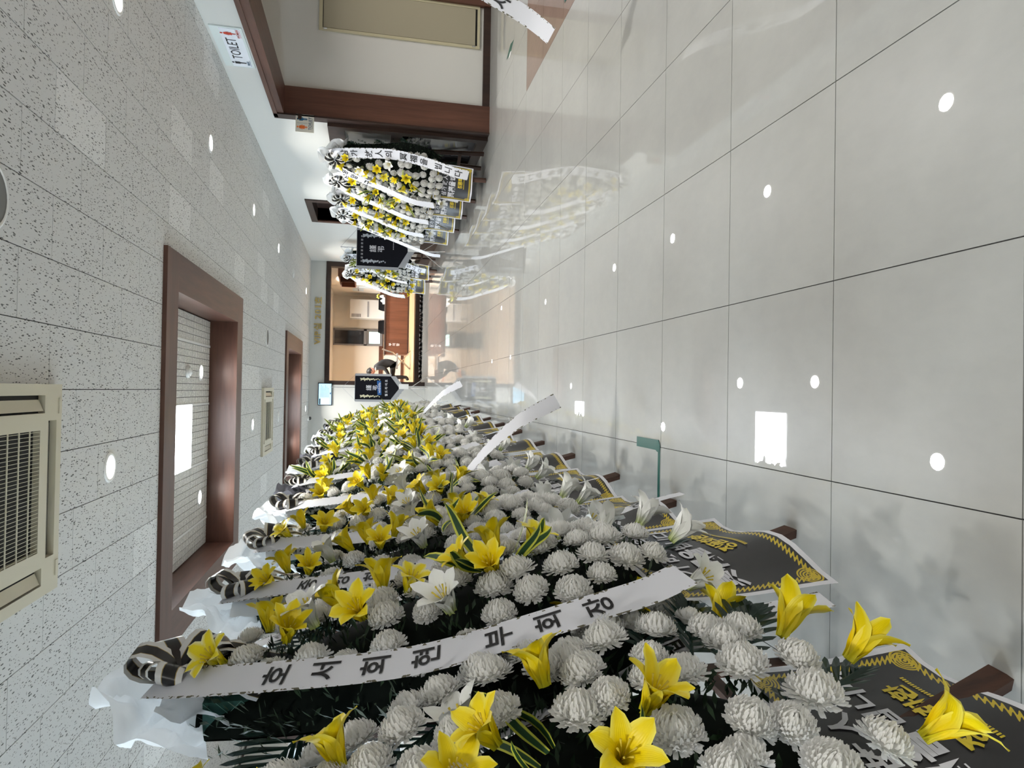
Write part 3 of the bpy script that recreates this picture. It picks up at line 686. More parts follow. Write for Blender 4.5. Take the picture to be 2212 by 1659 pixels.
tb = MB(); figure(tb, sf, .27, -.015, .075, True); tb.build('woman_figure', red_m, ts)
tb = MB(); text(tb, 'MAN', sf, .035, -.27, -.088); tb.box(-.0165, -.016, .21, .33, -.109, -.106); tb.build('man_caption', navy_m, ts)
tb = MB(); text(tb, 'WOMAN', sf, .035, .27, -.088); tb.box(-.0165, -.016, -.33, -.21, -.109, -.106); tb.build('woman_caption', red_m, ts)
t2 = thing('toilet_sign', 'small projecting TOILET sign with blue and orange figures beside the walnut post', 'sign', (RW-.10, 7.93, 2.13))
box('plate', -.11, .09, 0, .02, -.10, .10, mat('ivory_sign', (.72, .70, .62), .4), t2); box('bracket', .03, .09, -.01, .03, .035, .075, wood_dark, t2)
sf = lambda u, v: (u-.01, -.003, v)
tb = MB(); figure(tb, sf, .045, .02, .065, False); tb.build('man_figure', mat('blue_sign_print', (.01, .13, .26), .5), t2)
tb = MB(); figure(tb, sf, -.045, .02, .065, True); tb.build('woman_figure', orange_m, t2)
tb = MB(); text(tb, 'TOILET', sf, .045, 0, -.058); tb.box(-.011, -.009, -.003, -.002, -.035, .085); tb.box(-.07, .05, -.003, -.002, -.085, -.082); tb.build('caption', navy_m, t2)

vp = thing('wall_lettering', 'raised gold lettering VIP실 201호 on the white end wall', 'lettering', (1.66, ENDY, 2.62))
x = -.58
for ch, w in (('V', .12), ('I', .06), ('P', .12), ('실', .18), (' ', .06), ('2', .12), ('0', .12), ('1', .10), ('호', .18)):
    if ch != ' ':
        vs, fs = glyphs(ch, .016); n_ = len(vs); mb = MB()
        mb.add([(a*.20*1.05, -.025, b*.20) for a, b in vs], fs)
        ed = {}
        for f in fs:
            for i in range(len(f)):
                e = (f[i], f[(i+1) % len(f)]); k = tuple(sorted(e)); ed[k] = None if k in ed else e
        sv = [(a*.21, -.025, b*.20) for a, b in vs]+[(a*.21, 0, b*.20) for a, b in vs]
        mb.add(sv, [(e[0], e[1], e[1]+n_, e[0]+n_) for e in ed.values() if e])
        mb.build('letter', gold_m, vp).location = (x+w/2, 0, 0)
    x += w+.012
tv = thing('television', 'wall-mounted screen with pale blue notice page on the end wall', 'television', (-.135, ENDY, 2.415))
box('bezel', -.275, .275, -.05, 0, -.165, .165, ink, tv)
box('screen', -.255, .255, -.053, -.05, -.148, .148, mat('lit_blue_screen', (.1, .2, .3), .3, emit=(.42, .74, .95), es=1.0), tv)
sc = MB().box(-.25, -.10, -.0545, -.053, -.10, .09); sc.build('portrait_area', mat('lit_pale_screen', (.1, .2, .3), .3, emit=(.75, .85, .95), es=1.0), tv)
tb = MB(); random.seed(4)
for r in range(6):
    for k in range(9-(r % 3)): x = -.06+k*.032; z = .085-r*.033; tb.box(x, x+.018, -.0545, -.053, z, z+.010)
tb.build('text_rows', mat('screen_text', (.02, .06, .12), .5), tv)
tb = MB().box(-.25, -.11, -.0545, -.053, .105, .135); tb.box(.0, .04, -.0545, -.053, -.14, -.115); tb.build('blue_tags', mat('screen_blue', (.01, .03, .09), .5), tv)

# ------------------------------------------------------------------ floor marks
def floor_mark(name, pts, m, label, cat):
    o = thing(name, label, cat, pts[0][0][:2]+(0,) if False else (0, 0, 0))
    for q in pts:
        P = [at_z(*p) for p in q]; mb = MB()
        n_ = len(P); mb.add([(p.x, p.y, .0012) for p in P]+[(p.x, p.y, .0002) for p in P], [tuple(range(n_))]+[(i, (i+1) % n_, (i+1) % n_+n_, i+n_) for i in range(n_)])
        mb.build('tape_strip', m, o)
    return o
a, b, c = at_z(1424, 962), at_z(1424, 1200), at_z(1386, 957)
g = thing('floor_tape', 'green L-shaped tape stuck to the floor tiles beside the wreath legs', 'tape', (a.x, a.y, 0))
box('tape_strip', -1.6, .0, -.012, .012, 0, .0012, green_tape, g); box('tape_strip', -.025, .025, 0, .27, .0012, .0022, green_tape, g); MB().disc(.028, (-.005, .012, .0035), 12).build('tape_fold', green_tape, g)
g = thing('floor_tape', 'green tape angle on the brown granite tiles', 'tape', (at_z(1222, 2)[0], at_z(1222, 2)[1], 0))
MB().bar((0, 0, .001), (.45, -.30, .001), .03, .0012, (0, 0, 1)).build('tape_strip', green_tape, g); MB().bar((0, 0, .002), (.30, .18, .002), .03, .0012, (0, 0, 1)).build('tape_strip', green_tape, g)
P = [at_z(*p) for p in ((1094, 130), (1102, 118), (1110, 86), (1103, 95))]; cx = sum(p.x for p in P)/4; cyy = sum(p.y for p in P)/4
g = thing('floor_sticker', 'green and white exit sticker on the lobby floor', 'sticker', (cx, cyy, 0))
MB().add([(p.x-cx, p.y-cyy, .001) for p in P], [(0, 1, 2, 3)]).build('green_sheet', mat('exit_green', (.03, .10, .075), .4), g)
MB().add([((p.x-cx)*.45-.05, (p.y-cyy)*.4-.0, .0018) for p in P], [(0, 1, 2, 3)]).build('white_symbol', white_m, g)

# ------------------------------------------------------------------ wreath parts (shared meshes)
def ipol(tab, z):
    for (a, b), (c, d) in zip(tab, tab[1:]):
        if z <= c: return b+(d-b)*max(0, min(1, (z-a)/(c-a)))
    return tab[-1][1]
HW = [(.50, .16), (.57, .28), (.68, .36), (.85, .385), (1.0, .37), (1.15, .31), (1.3, .25), (1.45, .205), (1.6, .155), (1.76, .085)]
DM = [(.55, .12), (.85, .15), (1.2, .13), (1.7, .08)]
def wy(z): return .02+.22*(z-.3)
def surf(x, z):
    h = ipol(HW, z); return wy(z)-ipol(DM, z)*math.sqrt(max(0, 1-min(1, abs(x)/h)**2))
def snormal(x, z):
    e = .02; h = ipol(HW, z)*.93; x = max(-h, min(h, x))
    dx = (surf(x+e, z)-surf(x-e, z))/(2*e); dz = (surf(x, z+e)-surf(x, z-e))/(2*e)
    return Vector((dx*.8, -1, dz)).normalized()
def orient(n, spin, loc, s):
    q = Vector(n).to_track_quat('Z', 'Y').to_matrix().to_4x4()
    return Matrix.Translation(loc) @ q @ Matrix.Rotation(spin, 4, 'Z') @ Matrix.Scale(s, 4)

def chrysanthemum(seed, reflex, N_=185):
    rnd = random.Random(seed); mb = MB(); R = .049
    for i in range(N_):
        t = (i+.5)/N_; se = 1-1.22*t; ce = math.sqrt(max(0, 1-se*se)); th = i*2.39996+rnd.uniform(-.12, .12)
        d = Vector((math.cos(th), math.sin(th), 0)); side = Vector((-d.y, d.x, 0)); up = Vector((0, 0, 1))
        g = rnd.uniform(.93, 1.07)*(1+.16*reflex*max(0, t-.7)/.3*rnd.uniform(.3, 1.3))
        P = (d*ce*R+up*(se*R*.66))*g+up*.012
        b0 = d*ce*R*.30+up*(.006+.012*max(0, se)); b1 = P*.80+d*(R*.16)-up*(R*.06); inc = .20*(1-reflex*.6 if t > .6 else 1)
        b2 = P-d*(R*inc*(.4+.6*se if se > 0 else .2))+up*(R*inc*.5*(1 if se > -.05 else -.4))
        w = R*.088*rnd.uniform(.85, 1.15)*(.66+.5*t); pts = []
        for s_ in range(5):
            q = s_/4; pos = b0*(1-q)**2+b1*2*q*(1-q)+b2*q*q; nrm = (pos-up*.012).normalized()
            ww = w*(.55, .85, 1.05, .95, .45)[s_]
            pts += [pos-side*ww-nrm*0+nrm*ww*.35, pos-nrm*ww*.18, pos+side*ww+nrm*ww*.35]
        fs = []
        for s_ in range(4): o = s_*3; fs += [(o, o+1, o+4, o+3), (o+1, o+2, o+5, o+4)]
        mb.add(pts, fs, [(min(1, .2+.35*t+.5*(k//3)/4), 0) for k in range(15)])
    n = 12; prof = [(.012, -.004), (.030, .004), (.031, .016), (.022, .030), (.008, .037)]
    vs = [(r*math.cos(2*PI*k/n), r*math.sin(2*PI*k/n), z) for r, z in prof for k in range(n)]
    mb.add(vs, [(i*n+k, i*n+(k+1) % n, (i+1)*n+(k+1) % n, (i+1)*n+k) for i in range(4) for k in range(n)], [(.45, 0)]*len(vs))
    return mb.mesh('chrysanthemum', mum_m, True)
MUMS = [chrysanthemum(1, .3), chrysanthemum(2, .8), chrysanthemum(3, .1), chrysanthemum(5, 1.4, 150)]

def lily(seed, m, openness=1.0):
    rnd = random.Random(seed); mb = MB()
    for k in range(6):
        th = k*PI/3+rnd.uniform(-.06, .06); d = Vector((math.cos(th), math.sin(th), 0)); side = Vector((-d.y, d.x, 0))
        L = .155*rnd.uniform(.92, 1.05); wid = (.029 if k % 2 else .0235)*rnd.uniform(.95, 1.1); curl = rnd.uniform(.85, 1.2)*openness
        prof = []; pos = Vector((0, 0, -.055))+d*.004; ang = 1.36
        for s_ in range(9):
            t_ = s_/8; prof.append((pos.copy(), ang, t_)); pos = pos+(d*math.cos(ang)+Vector((0, 0, 1))*math.sin(ang))*L/8
            ang -= (.05 if t_ < .34 else .27*curl)
        def fn(u, v, prof=prof, wid=wid, d=d, side=side, ph=rnd.uniform(0, 6)):
            i = min(7, int(v*8)); f = v*8-i
            a, b = prof[i], prof[min(8, i+1)]; p = a[0].lerp(b[0], f); ang = a[1]+(b[1]-a[1])*f
            w = wid*max(.55*(1-1.5*v), .15+.95*math.sin(PI*min(1, v*.86+.06))**.9)*(1 if v < .93 else (.62 if v < .97 else .08))
            x = (u-.5)*2; up = Vector((0, 0, 1))*math.cos(ang)-d*math.sin(ang)
            return p+side*w*x+up*(w*.32*x*x*(1-v*.7)+.0035*math.sin(v*13+ph)*x*abs(x)*v)
        mb.grid(fn, 4, 8)
    fl = mb.mesh('lily', m, True); return fl
LY = [lily(1, lily_y), lily(2, lily_y, .8), lily(3, lily_c, 1.1), lily(6, lily_y, .55)]; LWT = [lily(4, lily_w), lily(5, lily_w, .7)]
sm = MB()
for k in range(6): th = k*PI/3+.4; sm.tube([(0, 0, -.03), (.012*math.cos(th), .012*math.sin(th), .02), (.022*math.cos(th), .022*math.sin(th), .042)], [.0012, .0012, .003], 5)
STAMEN = sm.mesh('stamens', stamen_m, True)
def strap(L, w, bend, wave):
    def fn(u, v):
        a = bend*v; x = (u-.5)*2*w*(math.sin(PI*min(1, .14+.86*v))**.7 if v < 1 else 0)
        return (x, L*v*math.sin(a)/(max(a, .01))+.006*math.sin(v*7)*wave, L*v*(math.cos(a*.6)))+() if False else (x+.01*wave*math.sin(v*5), L*(1-math.cos(a))/max(bend, .01), L*math.sin(a)/max(bend, .01)+abs(x)*.25)
    return MB().grid(fn, 4, 8).mesh('variegated_leaf', strap_m, True)
STRAPS = [strap(.20, .015, .7, 1), strap(.16, .017, 1.2, -1), strap(.23, .013, .4, .5)]
def frond(n, L, w):
    mb = MB(); mb.tube([(0, 0, 0), (0, .01, L*.5), (0, .03, L)], [.005, .004, .001], 5)
    for s in (-1, 1):
        for k in range(n):
            t_ = .08+.9*k/(n-1); b = Vector((0, .03*t_*t_, L*t_)); ang = 1.15-.85*t_; l = w*(math.sin(PI*(.18+.72*t_)))
            d = Vector((s*math.sin(ang), -.10-.1*t_, math.cos(ang))).normalized(); q = d.cross(Vector((0, 1, 0))).normalized()*.0085
            mid = b+d*l*.55+Vector((0, -.006, 0)); up = Vector((0, .004, 0))
            mb.add([b-q*.5, b+q*.5, mid-q, mid+up, mid+q, b+d*l*.88-q*.7, b+d*l*.88+q*.7, b+d*l], [(0, 1, 4, 3), (0, 3, 2), (2, 3, 5), (3, 4, 6), (3, 6, 7, 5)])
    return mb.mesh('palm_frond', palm_m, False)
FROND = frond(15, .34, .14); FROND_S = frond(10, .24, .11)
# dark backing and fern filling
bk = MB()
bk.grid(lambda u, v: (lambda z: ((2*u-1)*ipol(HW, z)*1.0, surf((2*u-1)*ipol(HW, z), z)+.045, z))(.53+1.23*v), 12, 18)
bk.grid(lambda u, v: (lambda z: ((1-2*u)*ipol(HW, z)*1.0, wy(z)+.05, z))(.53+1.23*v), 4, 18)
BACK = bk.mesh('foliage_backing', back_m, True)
rnd = random.Random(7); fm = MB()
for k in range(1500):
    z = rnd.uniform(.55, 1.74); h = ipol(HW, z); x = (rnd.uniform(-1.04, 1.04) if k % 3 else rnd.choice((-1, 1))*rnd.uniform(.92, 1.10))*h
    p = Vector((x, surf(max(-h, min(h, x)), z)+rnd.uniform(.0, .04 if k % 3 else .10), z)); n = (snormal(x*.9, z)+Vector((rnd.uniform(-.9, .9), rnd.uniform(-.5, .3), rnd.uniform(-.9, .9)))).normalized()
    s = n.orthogonal().normalized()*rnd.uniform(.003, .007); l = rnd.uniform(.02, .05 if k % 3 else .07)
    fm.add([p, p+n*l*.5-s, p+n*l, p+n*l*.5+s], [(0, 1, 2, 3)])
FERN = fm.mesh('fern_filling', fern_m)
def paper(seed, m):
    rnd = random.Random(seed); off = Vector((seed*5.3, seed*2.1, 0))
    def fn(u, v):
        a = (u-.5)*2*2.0; r = .03+.21*v*(1+.16*math.sin(a*4+seed)+.10*noise.noise(off+Vector((a*2, 0, 0)))); w = .030*math.sin(a*6+seed)*v+.11*abs(noise.noise(off+Vector((a*2.0, v*2.6, 3))))-.03+.012*abs(noise.noise(off+Vector((a*7, v*7, 7))))
        return (r*math.sin(a), .02+w-.05*v*v*math.cos(a*.9), r*math.cos(a)*.92)
    mb = MB().grid(fn, 64, 14)
    def fn2(u, v):
        x = (u-.5)*.30*(1-.3*v); z = .05-.26*v; return (x+.02*noise.noise(off+Vector((u*5, v*5, 9))), -.045+.03*math.sin(u*9+seed)*(.4+v)+.05*v+.03*noise.noise(off+Vector((u*6, v*6, 1))), z)
    mb.grid(fn2, 20, 14)
    return mb.mesh('tissue_paper', m, True)
PAPERS = [paper(1, paper_w), paper(2, paper_w), paper(3, paper_w)]; PAPER_G = paper(4, paper_g); PAPER_B = paper(5, paper_b)
def bow(seed):
    rnd = random.Random(seed); mb = MB()
    for k in range(7):
        a = k*2*PI/7+rnd.uniform(-.2, .2); L = rnd.uniform(.075, .11); w = .026; tilt = rnd.uniform(-.5, .5)
        d = Vector((math.sin(a), -.35, math.cos(a))).normalized(); n = Vector((0, -1, 0)); n = (n-d*n.dot(d)).normalized(); s = d.cross(n); s = (s*math.cos(tilt)+n*math.sin(tilt)*.6).normalized()
        def fn(u, v, d=d, n=n, s=s, L=L):
            t_ = 2*PI*v; return d*(L*.5*(1-math.cos(t_)))+n*(L*.33*math.sin(t_)*math.sin(t_/2))+s*((u-.5)*2*w)
        mb.grid(fn, 6, 14)
    for sx in (-1, 1): mb.grid(lambda u, v, sx=sx: (sx*(.02+.06*v)+(u-.5)*.05, -.02-.02*math.sin(v*5), -.02-.17*v), 6, 8)
    return mb.mesh('bow', bow_m, True)
BOWS = [bow(1), bow(2)]
def ribbon_path(side, var):
    s = side
    if var == 0: P = [(s*.04, -.11, 1.86), (s*.14, -.12, 1.72), (s*.22, -.12, 1.52), (s*.295, -.12, 1.25), (s*.345, -.14, 1.0), (s*.36, -.15, .82), (s*.35, -.15, .70), (s*.33, -.16, .60)]
    elif var == 1: P = [(s*.04, -.10, 1.86), (s*.13, -.115, 1.72), (s*.22, -.12, 1.45), (s*.30, -.13, 1.15), (s*.34, -.16, .85), (s*.35, -.19, .62), (s*.35, -.22, .42), (s*.34, -.21, .26)]
    elif var == 2: P = [(s*.04, -.08, 1.86), (s*.14, -.06, 1.70), (s*.26, -.05, 1.42), (s*.34, -.06, 1.12), (s*.38, -.10, .85), (s*.37, -.24, .68), (s*.33, -.36, .52), (s*.30, -.44, .32)]
    elif var == 4: P = [(s*.04, -.08, 1.80), (s*.05, -.40, 1.50), (s*.05, -.60, 1.2), (s*.04, -.66, .95), (s*.03, -.68, .78), (s*.01, -.70, .62), (s*.0, -.73, .50), (s*.0, -.78, .40)]
    else: P = [(s*.04, -.08, 1.86), (s*.14, -.05, 1.70), (s*.26, -.03, 1.42), (s*.34, -.02, 1.12), (s*.39, -.03, .85), (s*.39, -.06, .62), (s*.37, -.10, .45), (s*.34, -.12, .28)]
    return [Vector((x, wy(z)+y, z)) for x, y, z in P]
class Path:
    def __init__(s, P):
        # Catmull-Rom resample
        Q = []
        for i in range(len(P)-1):
            p0, p1, p2, p3 = P[max(i-1, 0)], P[i], P[i+1], P[min(i+2, len(P)-1)]
            for k in range(8):
                t = k/8; Q.append(.5*((2*p1)+(p2-p0)*t+(2*p0-5*p1+4*p2-p3)*t*t+(3*p1-p0-3*p2+p3)*t**3))
        Q.append(P[-1]); s.q = Q; s.l = [0]
        for a, b in zip(Q, Q[1:]): s.l.append(s.l[-1]+(b-a).length)
        s.len = s.l[-1]
    def at(s, d):
        d = max(0, min(s.len-1e-6, d)); i = 0
        while s.l[i+1] < d: i += 1
        f = (d-s.l[i])/(s.l[i+1]-s.l[i]); return s.q[i].lerp(s.q[i+1], f), (s.q[i+1]-s.q[i]).normalized()
def ribbon_meshes(side, var, body, width=.13, start=.20, tilt=.22):
    size, step = width*.74, width*(.95 if width > .12 else 1.22)
    if width < .12 and side < 0: start = .36
    P = Path(ribbon_path(side, var))
    def fr(d, tw=0):
        p, t = P.at(d); a = tilt*side-(1.25*max(0, (d/P.len-.5)/.5) if var == 2 else 0); w = Vector((math.cos(a), math.sin(a), 0)); w = (w-t*w.dot(t)).normalized(); n = w.cross(t); 
        if n.y > 0: n = -n
        return p, w, n
    def fn(u, v):
        p, w, n = fr(v*P.len); return p+w*((u-.5)*width)+n*.006*math.sin(v*9)
    rb = MB().grid(fn, 4, 44).mesh('condolence_ribbon', ribbon_m, True)
    if var == 4: size, step = .105, .13
    tx = []; d = start if var != 4 else P.len-.20-step*len(body)
    for ch in body:
        if ch != ' ':
            vs, fs = glyphs(ch, .018)
            tx.append(MB().add([(lambda pwn: pwn[0]+pwn[1]*(x*size)+pwn[2]*(.006*math.sin((d-y*size)/P.len*9)+.0022))(fr(d-y*size)) for x, y in vs], fs).mesh('printed_character', ink))
        d += step if ch != ' ' else step*.45
        if d > P.len-.07: break
    return rb, tx
RIBS = {}
def ribbons(side, var, body, width):
    k = (side, var, body, width)
    if k not in RIBS: RIBS[k] = ribbon_meshes(side, var, body, width)
    return RIBS[k]
def signpt(u, v):      # u across -.5..5, v 0 top..1 bottom
    z = .62-.46*v+.04*u*v; return Vector((u*.58, -.005-.03*v+.02*math.sin(3.2*v+.6)-.03*math.cos(u*7+.6)*v*v, z))
SIGN = MB().grid(lambda u, v: signpt(u-.5, 1-v), 10, 10).mesh('printed_sheet', sign_m, True)
def on_sign(u, v):
    e = .01; p = signpt(u/.54, v/.48); n = (signpt(u/.54+e, v/.48)-p).cross(signpt(u/.54, v/.48+e)-p).normalized()
    if n.y > 0: n = -n
    return p+n*.003
tb = MB(); sf = lambda u, v: on_sign(u, -v)
for k, ch in enumerate('삼가'): text(tb, ch, sf, .072, -.17+.075*k, -.13, .03)
for k, ch in enumerate('故人의'): text(tb, ch, sf, .072, .0+.08*k, -.13, .03)
for k, ch in enumerate('冥福을'): text(tb, ch, sf, .088, -.18+.09*k, -.225, .035)
for k, ch in enumerate('빕니다'): text(tb, ch, sf, .070, .075+.066*k, -.225, .03)
SIGN_W = tb.mesh('white_lettering', ink_white)
tb = MB()
for k, ch in enumerate('정품화환'): text(tb, ch, sf, .060, -.02+.052*k, -.325, .03)
for k in range(34): u = -.04+.0065*k; tb.add([sf(u, -.368), sf(u+.004, -.368), sf(u+.004, -.378), sf(u, -.378)], [(0, 1, 2, 3)])
SIGN_G = tb.mesh('gold_lettering', ink_gold)
FRONTLEG = MB().bar((.12, -.03, 0), (.05, .03, .30), .055, .026).bar((.05, .03, .30), (.0, wy(1.62)+.075, 1.68), .055, .026).mesh('front_leg', wood_leg)
BACKLEGS = [MB().bar((q*.12, .42, 0), (q*.05, wy(1.6)+.10, 1.60), .05, .024).mesh('back_leg', wood_leg) for q in (-1, 1)]
CROSS = MB().bar((-.12, .405, .30), (.12, .405, .30), .04, .02).mesh('cross_bar', wood_leg)
FOAM = MB().box(-.09, .09, wy(1.62)-.02, wy(1.62)+.075, 1.47, 1.74).mesh('foam_block', foam_m)
nt_ = MB()
for k in range(-6, 12):
    for s in (-1, 1):
        a = (-.0925, wy(1.62)-.02, 1.47+.03*k); b = (-.0925, wy(1.62)+.075, 1.47+.03*k+s*.095)
        if 1.44 < b[2] < 1.76 and 1.44 < a[2] < 1.76: nt_.tube([a, b], .0009, 4)
NET = nt_.mesh('net', net_m)

def add(name, me, root, M=None, **kw): return link(name, me, root, M=M, **kw)
def wreath(O, deg, seed, label, group, right='삼가 故人의 冥福을 빕니다', left='', var=(0, 1), edge='white', pap=0, detail=2, signed=True, scale=1.0, rside=False, bulge=0):
    rnd = random.Random(seed)
    r = thing('funeral_wreath', label, 'wreath', (O[0], O[1], 0), math.radians(deg), group); r.scale = (scale, scale, scale)
    add('front_leg', FRONTLEG, r); add('back_leg', BACKLEGS[0], r); add('back_leg', BACKLEGS[1], r); add('cross_bar', CROSS, r)
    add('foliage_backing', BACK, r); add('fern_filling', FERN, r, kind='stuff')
    fo = add('foam_block', FOAM, r); add('net', NET, fo)
    cl = [(rnd.uniform(-.02, .02), 1.62, 3, False), (.0+rnd.uniform(-.03, .03), 1.32, 4, False), (rnd.uniform(-.04, .04), .98, 4, True)]
    if edge in ('dense', 'few'): cl = [(*cl[0][:2], 2, False), (*cl[1][:2], 3, True), (*cl[2][:2], 3, True)]
    if edge == 'dense': cl[0] = (*cl[0][:3], True)
    spots = []
    for (cx, cz, n, lv) in cl:
        for k in range(n):
            th = 2*PI*k/n+rnd.uniform(-.4, .4); rr = .06 if n < 5 else .075
            x, z = cx+rr*math.cos(th)*1.0, cz+rr*math.sin(th)*1.15
            nn = (snormal(x, z)+Vector((math.cos(th)*.55, 0, math.sin(th)*.55))).normalized()
            p = Vector((x, surf(x, z), z))+nn*(.075+bulge)
            o = add('yellow_lily', LY[rnd.choice((0, 0, 1, 2, 3))], r, orient(nn, rnd.uniform(0, 6), p, rnd.uniform(.64, .80)))
            add('stamens', STAMEN, o); spots.append((x, z, .042))
        if lv:
            for k in range(13 if edge == 'dense' else 8):
                th = rnd.uniform(0, 2*PI); x, z = cx+.05*math.cos(th), cz+.06*math.sin(th)
                nn = (snormal(x, z)*.75+Vector((math.cos(th), 0, math.sin(th)))).normalized(); p = Vector((x, surf(x, z), z))+snormal(x, z)*.03
                add('variegated_leaf', STRAPS[k % 3], r, orient(nn, rnd.uniform(0, 6), p, rnd.uniform(.8, 1.12)))
    # rim lilies
    rim = {'white': [(-.24, .58), (-.06, .54), (.14, .545), (.28, .60), (.36, .72)], 'yellow': [(-.34, .66), (-.24, .575), (-.10, .535), (.05, .53), (.18, .545), (.29, .60), (.36, .70), (.38, .84)], 'few': [(.26, .58), (.10, .54)], 'dense': [(.2, 1.14), (-.16, 1.14), (.26, .58)], 'none': []}[edge]
    for (x, z) in rim:
        h = ipol(HW, z); nn = (Vector((x*2.0, -.60, (z-.86)*1.7))).normalized(); p = Vector((x, surf(max(-h, min(h, x)), z), z))+nn*(.085+bulge)
        ms = LY if edge == 'yellow' else LWT
        o = add('yellow_lily' if edge == 'yellow' else 'white_lily', rnd.choice(ms[:2]), r, orient(nn, rnd.uniform(0, 6), p, rnd.uniform(.74, .88)))
        add('stamens', STAMEN, o); spots.append((x, z, .04))
    for (x, z) in [(-.15, 1.13), (.17, 1.14), (.0, 1.47)]:
        if rnd.random() < (.75 if edge in ('white', 'dense') else .2):
            nn = (snormal(x, z)+Vector((x, 0, .2))).normalized(); p = Vector((x, surf(x, z), z))+nn*.07
            o = add('white_lily', rnd.choice(LWT), r, orient(nn, rnd.uniform(0, 6), p, .85)); add('stamens', STAMEN, o); spots.append((x, z, .05))
    z = .585; row = 0
    while z < 1.73:
        h = ipol(HW, z)+.005; n = max(1, int(2*h/(.088 if bulge else .101))); row += 1
        for k in range(n):
            x = (k-(n-1)/2)*(2*h/(n+.15))+rnd.uniform(-.013, .013)+(.012 if row % 2 else -.012); zz = z+rnd.uniform(-.014, .014)
            if any((x-a)**2+(zz-b)**2 < c*c for a, b, c in spots) or rnd.random() < .05: continue
            nn = (snormal(x, zz)+Vector((rnd.uniform(-.22, .22), 0, rnd.uniform(-.22, .22)+(-.15 if zz < .7 else 0)))).normalized()
            p = Vector((x, surf(max(-h, min(h, x)), zz), zz))+nn*(rnd.uniform(.012, .030)+bulge)
            add('chrysanthemum', MUMS[rnd.choice((0, 0, 1, 2, 3))], r, orient(nn, rnd.uniform(0, 6), p, rnd.uniform(.80, 1.04)))
        z += .080 if bulge else .088
    # palm fronds behind and below
    fr = [(-.20, 1.0, -.65, 1), (-.16, .80, -1.75, 0), (-.20, 1.1, -1.5, 0), (-.08, 1.40, -.8, 1), (.20, .66, 2.4, 0), (.18, .80, 1.6, 0), (.14, 1.2, .9, 0), (.12, .58, 2.7, 0), (-.08, .58, -2.8, 0)]
    if rside: fr = [(-.20, .80, -1.2, 0), (.08, 1.42, .45, 0), (.18, 1.1, .5, 0), (.22, .85, .6, 0), (-.10, 1.3, -.9, 0), (.08, .60, 2.9, 0), (-.14, .60, -2.6, 0)]
    for (x, z, a, big) in fr:
        M = Matrix.Translation((x, wy(z)+.035, z)) @ Matrix.Rotation(a+rnd.uniform(-.15, .15), 4, 'Y') @ Matrix.Rotation(-.28+rnd.uniform(-.1, .1), 4, 'X') @ Matrix.Rotation(rnd.uniform(-.25, .25), 4, 'Z')
        add('palm_frond', FROND if big else FROND_S, r, M)
    if not rside:
        for (x, z, a, big) in ((.20, .62, 2.35, 0), (.26, .66, 1.95, 0), (.28, .74, 1.6, 0), (.05, .58, 2.75, 0)):
            M = Matrix.Translation((x, wy(z)-.05-bulge, z)) @ Matrix.Rotation(a+rnd.uniform(-.15, .15), 4, 'Y') @ Matrix.Rotation(.12+rnd.uniform(-.1, .1), 4, 'X') @ Matrix.Rotation(rnd.uniform(-.4, .4), 4, 'Z')
            add('palm_frond', FROND_S, r, M)
    zt = 1.78; top = Matrix.Translation((0, wy(zt)-.03, zt))
    pm = PAPERS[pap % 3] if pap < 3 else (PAPER_G if pap == 3 else PAPER_B)
    add('tissue_paper', pm, r, top @ Matrix.Rotation(rnd.uniform(-.15, .15), 4, 'Y'))
    if pap == 3: add('tissue_paper', PAPERS[0], r, top @ Matrix.Translation((0, .05, .02)) @ Matrix.Scale(.8, 4))
    add('bow', BOWS[seed % 2], r, Matrix.Translation((0, wy(zt)-.095, zt+.03)) @ Matrix.Rotation(rnd.uniform(-.4, .4), 4, 'Y') @ Matrix.Scale(1.25, 4))
    for side, body, vr in ((-1, left, var[0]), (1, right, var[1])):
        rb, tx = ribbons(side, vr, body, .13 if rside else .098); o = add('condolence_ribbon', rb, r)
        for q in tx: add('printed_character', q, o)
    if signed:
        o = add('printed_sheet', SIGN, r, Matrix.Translation((0, .02, -.09)) if bulge else None); add('white_lettering', SIGN_W, o); add('gold_lettering', SIGN_G, o)
    return r

